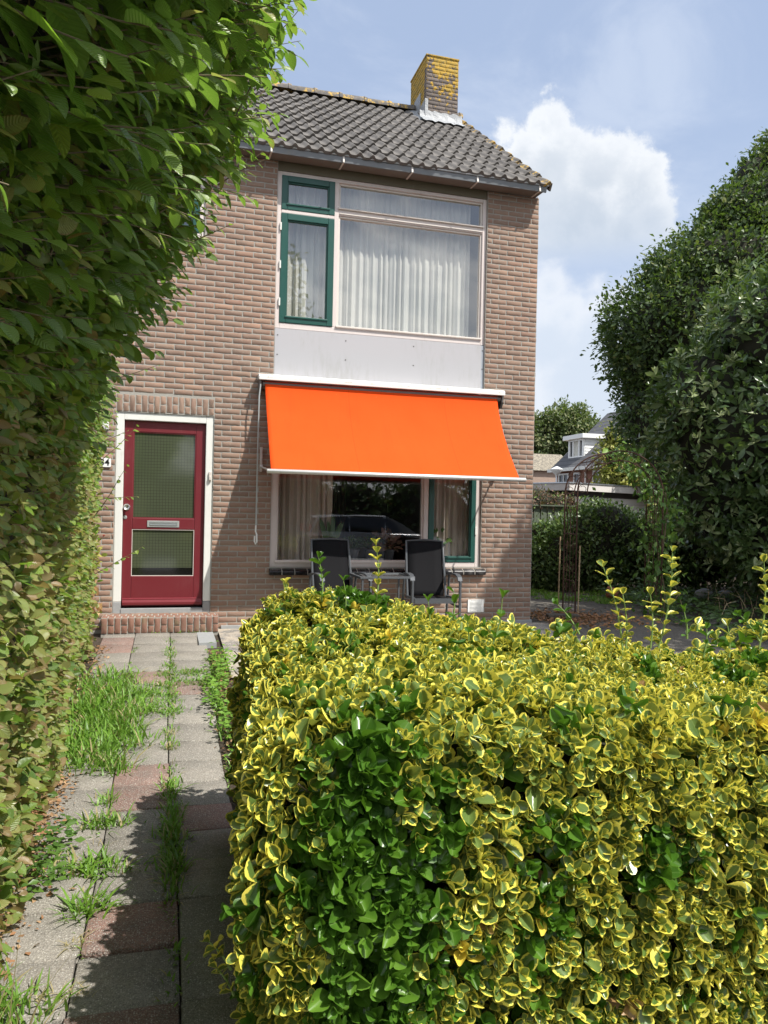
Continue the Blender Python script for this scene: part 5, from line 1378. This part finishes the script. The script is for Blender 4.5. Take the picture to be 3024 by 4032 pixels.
# small things in the yard
tp = empty('terracotta_pot', (7.25, 2.35, 0), 'terracotta flower pot lying on its side in the shaded bed', 'flower pot')
MB().lathe([(.07, 0), (.085, .12), (.095, .19), (.108, .19), (.108, .23), (.09, .23), (.08, .15), (.06, .02)], (0, 0, 0), 24, 'y').build('pot', M['terracotta'], None, smooth=True).parent = tp
tp.location = (7.15, 2.15, .10); tp.rotation_euler = (0, 0, R(35))
lg = empty('log', (4.95, .2, .03), 'short piece of dark weathered timber lying at the foot of the arch', 'timber')
MB().obox((4.98, .15, .035), (.20, -.05, 0), (.02, .07, 0), (0, 0, .035)).build('timber', M['bark'], lg, bevel=.008)
for i, (x, y, sz) in enumerate(((8.6, 2.0, .09), (9.0, 1.95, .075))):
    e = empty('garden_stone', (x, y, 0), ('larger pale stone block on the shaded bed right of the arch', 'smaller pale stone beside the larger block on the shaded bed')[i], 'stone')
    V, F = ICO; q = V*[sz*1.6, sz, sz*.8]; q = q*(1+lownoise(V*3, 9+i, 1.)*.12)[:, None]; q = np.sign(q)*np.abs(q)**.9*.9; q = q+[x, y, sz*.6+.05]
    link('stone', mesh_np('stone', q, F, M['concrete'], smooth=True), e)
s = MB()
for i in range(34):
    x, y = random.uniform(7.1, 9.3), random.uniform(-.6, 1.4); a = random.random()*6.28
    s.tube([(x, y, gzf(y)), (x+.12*math.cos(a), y+.12*math.sin(a), .22), (x+.3*math.cos(a), y+.3*math.sin(a), .30+random.uniform(-.1, .1))], [.006, .004, .002], 5)
tag(s.build('dead_stems', M['cane']), 'tangle of bare dead plant stems in the shaded bed', 'dead plants', kind='stuff')
n = 1500; x = 5.1+rng.normal(size=n)*.45; y = .15+rng.normal(size=n)*.35; k = (x > 4.55); x, y = x[k], y[k]; n = len(x); a = rng.random(n)*6.28
o = leaves('dry_clippings', T_SM, np.stack([x, y, .012+rng.random(n)*.03], 1), np.stack([np.cos(a), np.sin(a), .15*rng.normal(size=n)], 1), np.array([[0, 0, 1.]])+rng.normal(size=(n, 3))*.5, .05*(.4+1.*rng.random(n)), M['litter'], kind=np.ones(n), wj=.3); tag(o, 'brown dry clippings scattered on the ground under the rose arch', 'leaf litter', kind='stuff')

# plant left of the door
dpn = empty('flowering_bush', (-.80, -.42, 0), 'small yellow green bush with red flowers and hanging dead leaves beside the doorstep', 'bush')
n = 260; D = norm(rng.normal(size=(n, 3))); P = np.array([-.80, -.42, .80])+D*[.13, .10, .20]*(rng.random((n, 1))**.4)
leaves('foliage', T_SM, P, D+rng.normal(size=(n, 3))*.4+[0, 0, .2], np.array([[0, -.4, 1.]])+rng.normal(size=(n, 3))*.4, .058*(.6+.6*rng.random(n)), M['yellowtree'], kind=np.ones(n), parent=dpn)
n = 170; P = np.stack([-.80+rng.normal(size=n)*.065, -.42+rng.normal(size=n)*.05, rng.uniform(.22, .66, n)], 1)
def dryf(t, u, v, r, k, co): c = t.mix(r, (.50,.30,.12), (.72,.50,.25)); return {'Base Color': c}
M['deadleaf'] = leaf_mat('dead_leaf', dryf, .8, .2)
leaves('dead_leaves', T_BIG, P, np.array([[0, 0, -1.]])+rng.normal(size=(n, 3))*.22, rng.normal(size=(n, 3))*.5+[0, -1, 0], .10*(.6+.6*rng.random(n)), M['deadleaf'], parent=dpn)
M['redflower'] = mat('red_petal', (.45, .03, .02), .6)
n = 14; P = np.array([-.77, -.47, .82])+rng.normal(size=(n, 3))*[.07, .04, .12]
leaves('flowers', T_SM, np.repeat(P, 5, 0), rng.normal(size=(n*5, 3)), rng.normal(size=(n*5, 3)), .022+0*rng.random(n*5), M['redflower'], parent=dpn)
s = MB()
for i in range(8): s.tube([(-.8+random.gauss(0, .02), -.42, -.05), (-.8+random.gauss(0, .06), -.42, .75)], .005, 5)
s.build('stem', M['twig'], dpn)

# ---------------------------------------------------------------- back fence, shed, houses, lamp
fn_ = empty('green_fence', (6.9, 5.5, 0), 'green painted board fence behind the shrubs at the house corner', 'fence')
M['fencegreen'] = painted('fence_green', (.10,.125,.085), .7, .4, 4, (.08,.075,.05))
b = MB(); x = 5.2
while x < 8.9:
    yy = 5.75-(x-5.2)*.12; b.box(x+.004, x+.138, yy-.012, yy+.012, .02, 1.54); x += .145
b.build('boards', M['fencegreen'], fn_, bevel=.003)
MB().obox((7.05, 5.50, 1.555), (1.86, -.225, 0), (0, .035, 0), (0, 0, .014)).obox((7.05, 5.56, .4), (1.86, -.225, 0), (0, .02, 0), (0, 0, .04)).build('rail', M['fencegreen'], fn_)
M['cladding'] = painted('white_cladding', (.62,.60,.57), .6, .7, 3, (.35,.31,.27))
M['weathered'] = painted('weathered_fascia', (.60,.57,.54), .6, .9, 4, (.33,.28,.24))
sd = empty('garden_shed', (8.84, 7.03, 0), 'low white boarded garden shed with a flat roof behind the shrubs', 'shed', rz=R(23.5))
mb = MB()
for i in range(13):
    z = .1+i*.142
    if z+.142 > 1.93: break
    mb.prism_x([(0, z), (-.022, z), (-.006, z+.138), (0, z+.138)], 0.05, 3.2)
    mb.obox((.0+.01, 1.1, z+.07), (.010, 0, .0), (0, 1.1, 0), (0, 0, .069))
w = mb.build('wall', M['cladding'], None); w.parent = sd
q = MB().box(.02, 3.2, .001, 2.2, 0, 1.94).build('wall_core', M['dark'], None); q.parent = w
q = MB().box(-.22, 3.4, -.22, -.19, 1.93, 2.09).box(-.22, -.19, -.19, 2.4, 1.93, 2.09).build('fascia', M['weathered'], None, bevel=.004); q.parent = sd
q = MB().box(-.24, 3.42, -.24, 2.42, 2.091, 2.12).build('roof', M['zinc'], None, bevel=.004); q.parent = sd
q = MB().box(-.19, 3.4, -.19, 2.4, 1.94, 2.09).build('roof_deck', M['dark'], None); q.parent = sd
# neighbouring house: long wall on x = 17.85 facing -x
M['redbrick'] = mat('far_red_brick', fn=lambda t, co: {'Base Color': t.mix(t.noise(co, 7, 5, .8), (.23,.105,.07), (.33,.17,.12)), 'Roughness': .9})
def farroof_fn(t, co):
    z = t.sep(co)[2]; f = t.math('FRACT', t.math('MULTIPLY', z, 4.6)); n = t.noise(co, 3, 5, .7)
    c = t.mix(n, (.075,.075,.08), (.14,.14,.145)); c = t.mix(t.math('MULTIPLY', t.math('LESS_THAN', f, .16), .7), c, (.03,.03,.03))
    return {'Base Color': c, 'Roughness': .85, 'Normal': t.bump(f, .6, .03)}
M['farroof'] = mat('far_roof_tile', fn=farroof_fn)
nh = empty('neighbour_house', (17.85, 21, 0), 'distant red brick house with grey roof and a white dormer', 'house')
mb = MB().box(17.86, 23.5, 13.0, 24.3, -.2, 3.62)
mb.v += [(17.86, y, 3.621) for y in (13.0, 24.3)]+[(20.65, y, 6.25) for y in (13.0, 24.3)]+[(23.5, y, 3.621) for y in (13.0, 24.3)]
k = len(mb.v)-6; mb.f += [(k, k+2, k+4), (k+1, k+5, k+3)]
mb.build('wall', M['redbrick'], nh)
rf = MB(); e0 = (17.55, 3.52); rr_ = (20.65, 6.42); e1 = (23.8, 3.52)
for (xa, za), (xb, zb) in ((e0, rr_), (rr_, e1)):
    k = len(rf.v); rf.v += [(xa, 12.8, za), (xb, 12.8, zb), (xb, 24.5, zb), (xa, 24.5, za), (xa, 12.8, za-.12), (xb, 12.8, zb-.12), (xb, 24.5, zb-.12), (xa, 24.5, za-.12)]
    rf.f += [tuple(k+i for i in q) for q in ((0, 1, 2, 3), (4, 7, 6, 5), (0, 4, 5, 1), (1, 5, 6, 2), (2, 6, 7, 3), (3, 7, 4, 0))]
nr = rf.build('roof', M['farroof'], nh)
MB().box(17.45, 17.58, 12.8, 24.5, 3.40, 3.55).build('gutter', M['white'], nr)
dm = MB().box(18.15, 20.3, 22.35, 22.42, 4.02, 4.90).box(18.15, 20.3, 23.72, 23.78, 4.02, 4.90)
for i in range(6): dm.prism_x([(22.35, 4.05+i*.14), (22.325, 4.05+i*.14), (22.345, 4.18+i*.14), (22.35, 4.18+i*.14)], 18.2, 20.3)
dmo = dm.build('dormer', M['enamel'], nh)
MB().box(17.95, 20.6, 22.15, 23.98, 4.90, 5.10).build('dormer_roof', M['enamel'], dmo, bevel=.01)
f = MB(); f.box(18.13, 18.2, 22.42, 23.72, 4.02, 4.12).box(18.13, 18.2, 22.42, 23.72, 4.82, 4.90)
for y in (22.42, 22.74, 23.28, 23.62): f.box(18.13, 18.2, y, y+.09, 4.12, 4.82)
f.build('dormer_window', M['enamel'], dmo)
M['farglass'] = mat('far_window_glass', (.03,.035,.04), .06, spec=.8)
MB().box(18.2, 18.22, 22.5, 23.7, 4.12, 4.82).build('glass_pane', M['farglass'], dmo)
MB().box(18.19, 18.197, 22.83, 23.28, 4.12, 4.82).build('blind', M['curtain'], dmo)
for (a, b_, z0, z1) in ((23.1, 24.05, 2.2, 3.33), (22.1, 22.65, 2.2, 3.33), (20.45, 21.0, 2.2, 3.36), (17.5, 18.9, 2.2, 3.33)):
    w = MB(); w.box(17.80, 17.87, a, a+.07, z0, z1).box(17.80, 17.87, b_-.07, b_, z0, z1).box(17.80, 17.87, a+.07, b_-.07, z0, z0+.07).box(17.80, 17.87, a+.07, b_-.07, z1-.07, z1)
    if b_-a > .8: w.box(17.80, 17.87, (a+b_)/2-.03, (a+b_)/2+.03, z0+.07, z1-.07)
    wo = w.build('window', M['enamel'], nh); MB().box(17.845, 17.855, a+.07, b_-.07, z0+.07, z1-.07).build('glass_pane', M['farglass'], wo)
MB().tube([(17.78, 21.55, 3.4), (17.78, 21.55, 0)], .04, 8).build('drainpipe', M['enamel'], nh)
ob = empty('old_house', (20.5, 31, 0), 'pale distant house with a weathered roof just beside the brick corner', 'house')
M['palewall'] = mat('pale_render', fn=lambda t, co: {'Base Color': t.mix(t.noise(co, 5, 5, .8), (.26,.18,.14), (.42,.32,.26)), 'Roughness': .9})
M['oldroof'] = mat('weathered_roof', fn=lambda t, co: {'Base Color': t.mix(t.smooth(t.noise(co, 9, 6, .8), .35, .65), (.09,.08,.065), (.33,.29,.22)), 'Roughness': .9})
MB().box(18.5, 22.4, 31, 34, -.2, 3.95).build('wall', M['palewall'], ob)
k = MB(); k.v += [(18.3, 30.8, 3.9), (22.6, 30.8, 3.9), (22.6, 32.6, 5.0), (18.3, 32.6, 5.0), (22.6, 34.4, 3.9), (18.3, 34.4, 3.9)]; k.f += [(0, 1, 2, 3), (3, 2, 4, 5), (1, 4, 2), (0, 3, 5)]
k.build('roof', M['oldroof'], ob)
lp = empty('street_lamp', (16.5, 21.8, 0), 'white street lamp with a flared conical shade left of the neighbouring house', 'street lamp')
M['lampwhite'] = mat('lamp_white', (.72,.74,.74), .35)
MB().tube([(16.5, 21.8, 0), (16.5, 21.8, 1.2), (16.5, 21.8, 1.25), (16.5, 21.8, 3.12)], [.07, .07, .045, .04], 10).build('pole', M['zinc'], lp, smooth=True)
MB().lathe([(.06, 3.12), (.085, 3.17), (.28, 3.37), (.285, 3.40), (.10, 3.50), (.03, 3.53)], (16.5, 21.8, 0), 28).build('lamp_shade', M['lampwhite'], lp, smooth=True)

# ---------------------------------------------------------------- behind the camera (mirrored in the window glass)
grid_sheet('street', np.linspace(-40, 40, 9), np.linspace(-17.6, -11.6, 5), .004, M['concrete'])
tree('street_maple', (2.6, -22, -.3), 'tall broadleaf tree across the street, mirrored in the green upstairs casement', 'tree',
     [(2.6, -22, 8.6, 2.5, 2.2, 2.4), (3.6, -22, 6.6, 2.0, 2.0, 2.0), (1.2, -22, 6.2, 2.2, 2.0, 2.2), (3.4, -22, 10.6, 1.5, 1.4, 1.6)], .22, ncl=700, per=9, size=.24, tm=T_SM, m=M['fartree'], spread=.2, light=.2, seed=12)
for i, x in enumerate((-6, 3.5, 13)):
    shrub('street_bush', ('dense bush across the street opposite the left neighbour', 'dense bush across the street opposite the front door', 'dense bush across the street opposite the garden corner')[i],
          [(x-3, -20.5, 1.3, 2.6, 1.2, 1.9), (x+.8, -20.8, 1.6, 2.6, 1.2, 2.1), (x+3.5, -20.4, 1.2, 2.2, 1.2, 1.8)], ncl=420, per=8, size=.17, tm=T_SM, m=M['shrub'], spread=.14, light=.2, seed=20+i)
M['carpaint'] = mat('silver_car_paint', (.55,.57,.60), .22, .5); M['carglass'] = mat('car_glass', (.01,.012,.014), .04, spec=.9)
M['rubber'] = mat('tyre_rubber', (.015,.015,.015), .8); M['lamp_red'] = mat('tail_lamp', (.55,.012,.01), .15); M['chalk'] = M['enamel']
car = empty('parked_car', (6.2, -14.2, -.25), 'silver estate car with red tail lights parked in the street behind the viewpoint', 'car')
def loft(mb, secs):   # secs: (x, [(y, z)...]) cross sections along the car
    ks = []
    for x, pr in secs:
        ks.append(len(mb.v)); mb.v += [(x, y, z) for y, z in pr]
    n = len(secs[0][1])
    for a, b in zip(ks, ks[1:]):
        for j in range(n): mb.f.append((a+j, a+(j+1) % n, b+(j+1) % n, b+j))
    mb.f.append(tuple(ks[0]+j for j in range(n))); mb.f.append(tuple(ks[-1]+j for j in range(n))[::-1]); return mb
def bsec(w, z0, z1, s=.06): return [(-w+s, z0), (w-s, z0), (w, z0+s), (w+.01, (z0+z1)/2), (w-.03, z1-.04), (w-.10, z1), (-w+.10, z1), (-w+.03, z1-.04), (-w-.01, (z0+z1)/2), (-w, z0+s)]
b = loft(MB(), [(-2.25, bsec(.70, .38, .80)), (-2.18, bsec(.82, .25, .95)), (-1.7, bsec(.90, .20, 1.0)), (0, bsec(.92, .20, .98)), (1.2, bsec(.91, .20, .95)), (2.0, bsec(.85, .22, .82)), (2.28, bsec(.70, .30, .62))]).build('body', M['carpaint'], None, smooth=True); b.parent = car
def gsec(w, z0, z1): return [(-w, z0), (w, z0), (w-.12, z1-.08), (w-.2, z1), (-w+.2, z1), (-w+.12, z1-.08)]
g_ = loft(MB(), [(-2.14, gsec(.80, .93, .97)), (-1.88, gsec(.80, .93, 1.40)), (-1.2, gsec(.82, .93, 1.47)), (.2, gsec(.82, .93, 1.46)), (.6, gsec(.80, .93, 1.30)), (1.2, gsec(.76, .93, .96))]).build('cabin_glass', M['carglass'], None, smooth=True); g_.parent = car
r_ = loft(MB(), [(-2.02, gsec(.66, 1.40, 1.45)), (-1.2, gsec(.68, 1.45, 1.50)), (.2, gsec(.66, 1.44, 1.49)), (.35, gsec(.62, 1.40, 1.42))]).build('roof_panel', M['carpaint'], None, smooth=True); r_.parent = car
for sy in (-1, 1):
    p = MB()
    for x0, x1 in ((-2.16, -1.86), (-.95, -.90), (.15, .20), (.62, 1.22)): p.tube([(x0, sy*.80, .95), (x1 if x0 < -2 else x0, sy*.65, 1.43 if x0 < .5 else 1.0)], .03, 6)
    p = p.build('pillar', M['carpaint'], None); p.parent = car
    q = MB().obox((-2.14, sy*.72, .98), (.04, 0, 0), (0, .06, 0), (0, 0, .22)).build('tail_light', M['lamp_red'], None, bevel=.02); q.parent = car
    q = MB().obox((2.2, sy*.62, .62), (.05, 0, 0), (0, .14, 0), (0, 0, .06)).build('headlight', M['enamel'], None, bevel=.02); q.parent = car
    for x in (-1.35, 1.4):
        wl = MB().lathe([(.0, -.1), (.30, -.1), (.33, -.07), (.33, .07), (.30, .1), (0, .1)], (x, sy*.84, .33), 28, 'y').build('wheel', M['rubber'], None, smooth=True); wl.parent = car
        rm = MB().lathe([(0, sy*.105), (.05, sy*.105), (.20, sy*.09), (.215, sy*.11), (.215, sy*.08), (0, sy*.08)], (x, sy*.84, .33), 28, 'y').build('rim', M['alu'], None, smooth=True); rm.parent = wl
# ================================================================== SKY, SUN, CAMERA
w = bpy.data.worlds.new('World'); scene.world = w; w.use_nodes = True; t = NT(w.node_tree)
bg = t.n['Background']; out = t.n['World Output']
sky = t.add('ShaderNodeTexSky', sky_type='NISHITA'); sky.sun_disc = False
SD = Vector((.87, -1, 1.85)).normalized()
sky.sun_elevation = math.asin(SD.z); sky.sun_rotation = math.atan2(SD.x, SD.y)
sky.air_density = 1.3; sky.dust_density = 2.0; sky.ozone_density = 2.0
d = t.add('ShaderNodeTexCoord').outputs['Generated']
def vdist(c):
    nd = t.add('ShaderNodeVectorMath', operation='DISTANCE'); t.setin(nd, 0, d); nd.inputs[1].default_value = c; return nd.outputs['Value']
MAIN = [((0.4049, 0.7995, 0.4436), 0.0269), ((0.389, 0.8194, 0.421), 0.0336), ((0.4218, 0.813, 0.4014), 0.0504), ((0.4703, 0.7922, 0.3887), 0.0515), ((0.507, 0.7777, 0.3718), 0.0493), ((0.5275, 0.7755, 0.3469), 0.042), ((0.4602, 0.8147, 0.3528), 0.0672), ((0.4239, 0.827, 0.3692), 0.0616), ((0.5088, 0.7931, 0.3347), 0.0448), ((0.3705, 0.8184, 0.4392), 0.0168)]
LOW = [((0.4423, 0.8523, 0.2793), 0.0269), ((0.4178, 0.8708, 0.259), 0.0336), ((0.4924, 0.8243, 0.2793), 0.0168), ((0.5175, 0.8136, 0.265), 0.0224), ((0.4667, 0.8493, 0.2468), 0.0336), ((0.4487, 0.8675, 0.215), 0.0616), ((0.507, 0.8352, 0.213), 0.0616), ((0.505, 0.8505, 0.147), 0.0896)]
# elevations 0.4597 0.3085 0.2996 0.1247
def cloudmask(circ, amp, k, seed):
    v = None
    for c, r in circ:
        e = t.math('SUBTRACT', vdist(c), r)
        v = e if v is None else t.math('SMOOTH_MIN', v, e, .012)
    n1 = t.noise(t.map(d, (1, 1, 1.15), (seed, 0, 0)), 15, 9, .60, .2); n2 = t.noise(d, 60, 6, .65)
    v = t.math('ADD', v, t.math('ADD', t.math('MULTIPLY_ADD', n1, -amp, amp*.5), t.math('MULTIPLY_ADD', n2, -amp*.34, amp*.17)))
    return v, n1
z = t.sep(d)[2]
v1, n1 = cloudmask(MAIN, .075, 0, 0.); m1 = t.math('MULTIPLY', t.smooth(v1, .006, -.008), t.smooth(z, .292, .335))
v2, n2 = cloudmask(LOW, .06, 0, 3.); m2 = t.smooth(v2, .010, -.020)
rim1 = t.smooth(v1, -.045, -.004); rim2 = t.smooth(v2, -.05, -.005)
low1 = t.smooth(z, .28, .40)
skyc = t.mix(.55, sky.outputs[0], (5.6, 6.8, 9.3))
# thin veil, stronger towards the horizon
veil = t.noise(t.map(d, (1, 1, 2.2)), 3.2, 7, .6, .6); hz_ = t.smooth(z, .50, .05)
wisp = t.math('ADD', t.math('MULTIPLY', t.smooth(veil, .46, .72), .42), t.math('MULTIPLY', hz_, .45))
c = t.mix(wisp, skyc, (6.9, 7.6, 8.8))
# broad unseen cloud field behind and beside the camera, brightened as fill light
f = t.noise(t.map(d, (1, 1, 1.6), (5.2, 1, 0)), 2.4, 9, .58, .3)
back = t.smooth(t.sep(d)[1], .35, -.05)
fm = t.math('MULTIPLY', t.smooth(f, .43, .56), back)
c = t.mix(fm, c, t.mix(t.smooth(f, .5, .75), (14.0, 14.3, 14.8), (9.0, 9.5, 10.2)))
dark1 = t.mix(low1, (4.9, 5.7, 6.7), (5.9, 6.5, 7.3))
col1 = t.mix(t.math('MULTIPLY', rim1, t.math('MULTIPLY_ADD', low1, .85, .15)), dark1, (8.3, 8.6, 9.0))
col1 = t.mix(t.math('MULTIPLY', t.smooth(n1, .42, .62), .35), col1, (7.5, 7.9, 8.5))
c = t.mix(t.math('MULTIPLY', m1, t.math('MULTIPLY_ADD', low1, .30, .70)), c, col1)
col2 = t.mix(rim2, (6.5, 7.2, 8.2), (8.2, 8.5, 9.0))
c = t.mix(t.math('MULTIPLY', m2, .8), c, col2)
t.l.new(c, bg.inputs[0]); bg.inputs[1].default_value = .078
sun = bpy.data.lights.new('sun', 'SUN'); sun.energy = 4.6; sun.angle = R(.53); sun.color = (1, .955, .88)
so = bpy.data.objects.new('sun', sun); C.objects.link(so); so.rotation_euler = (-SD).to_track_quat('-Z', 'Y').to_euler(); so.location = (6, -8, 14)
cam = bpy.data.cameras.new('camera'); co_ = bpy.data.objects.new('camera', cam); C.objects.link(co_); scene.camera = co_
cam.sensor_fit = 'VERTICAL'; cam.sensor_height = 36; cam.lens = 3028/4032*36; cam.clip_start = .05; cam.clip_end = 2000
yaw = math.atan(.281); roll = math.atan(.0213)
fw = Vector((math.sin(yaw), math.cos(yaw), 0)); rt = Vector((math.cos(yaw), -math.sin(yaw), 0)); up = Vector((0, 0, 1))
# image right axis / up axis in world
IR = rt*math.cos(roll)+up*math.sin(roll); IU = up*math.cos(roll)-rt*math.sin(roll)
mtx = Matrix((IR, IU, -fw)).transposed().to_4x4(); mtx.translation = Vector((0, -8.86, 1.35)); co_.matrix_world = mtx
scene.view_settings.view_transform = 'Standard'; scene.view_settings.look = 'None'; scene.view_settings.exposure = .55; scene.view_settings.gamma = 1
scene.render.engine = 'CYCLES'; cy = scene.cycles; cy.max_bounces = 8; cy.transparent_max_bounces = 12; cy.diffuse_bounces = 3; cy.glossy_bounces = 3; cy.transmission_bounces = 4
try: cy.use_denoising = True
except Exception: pass
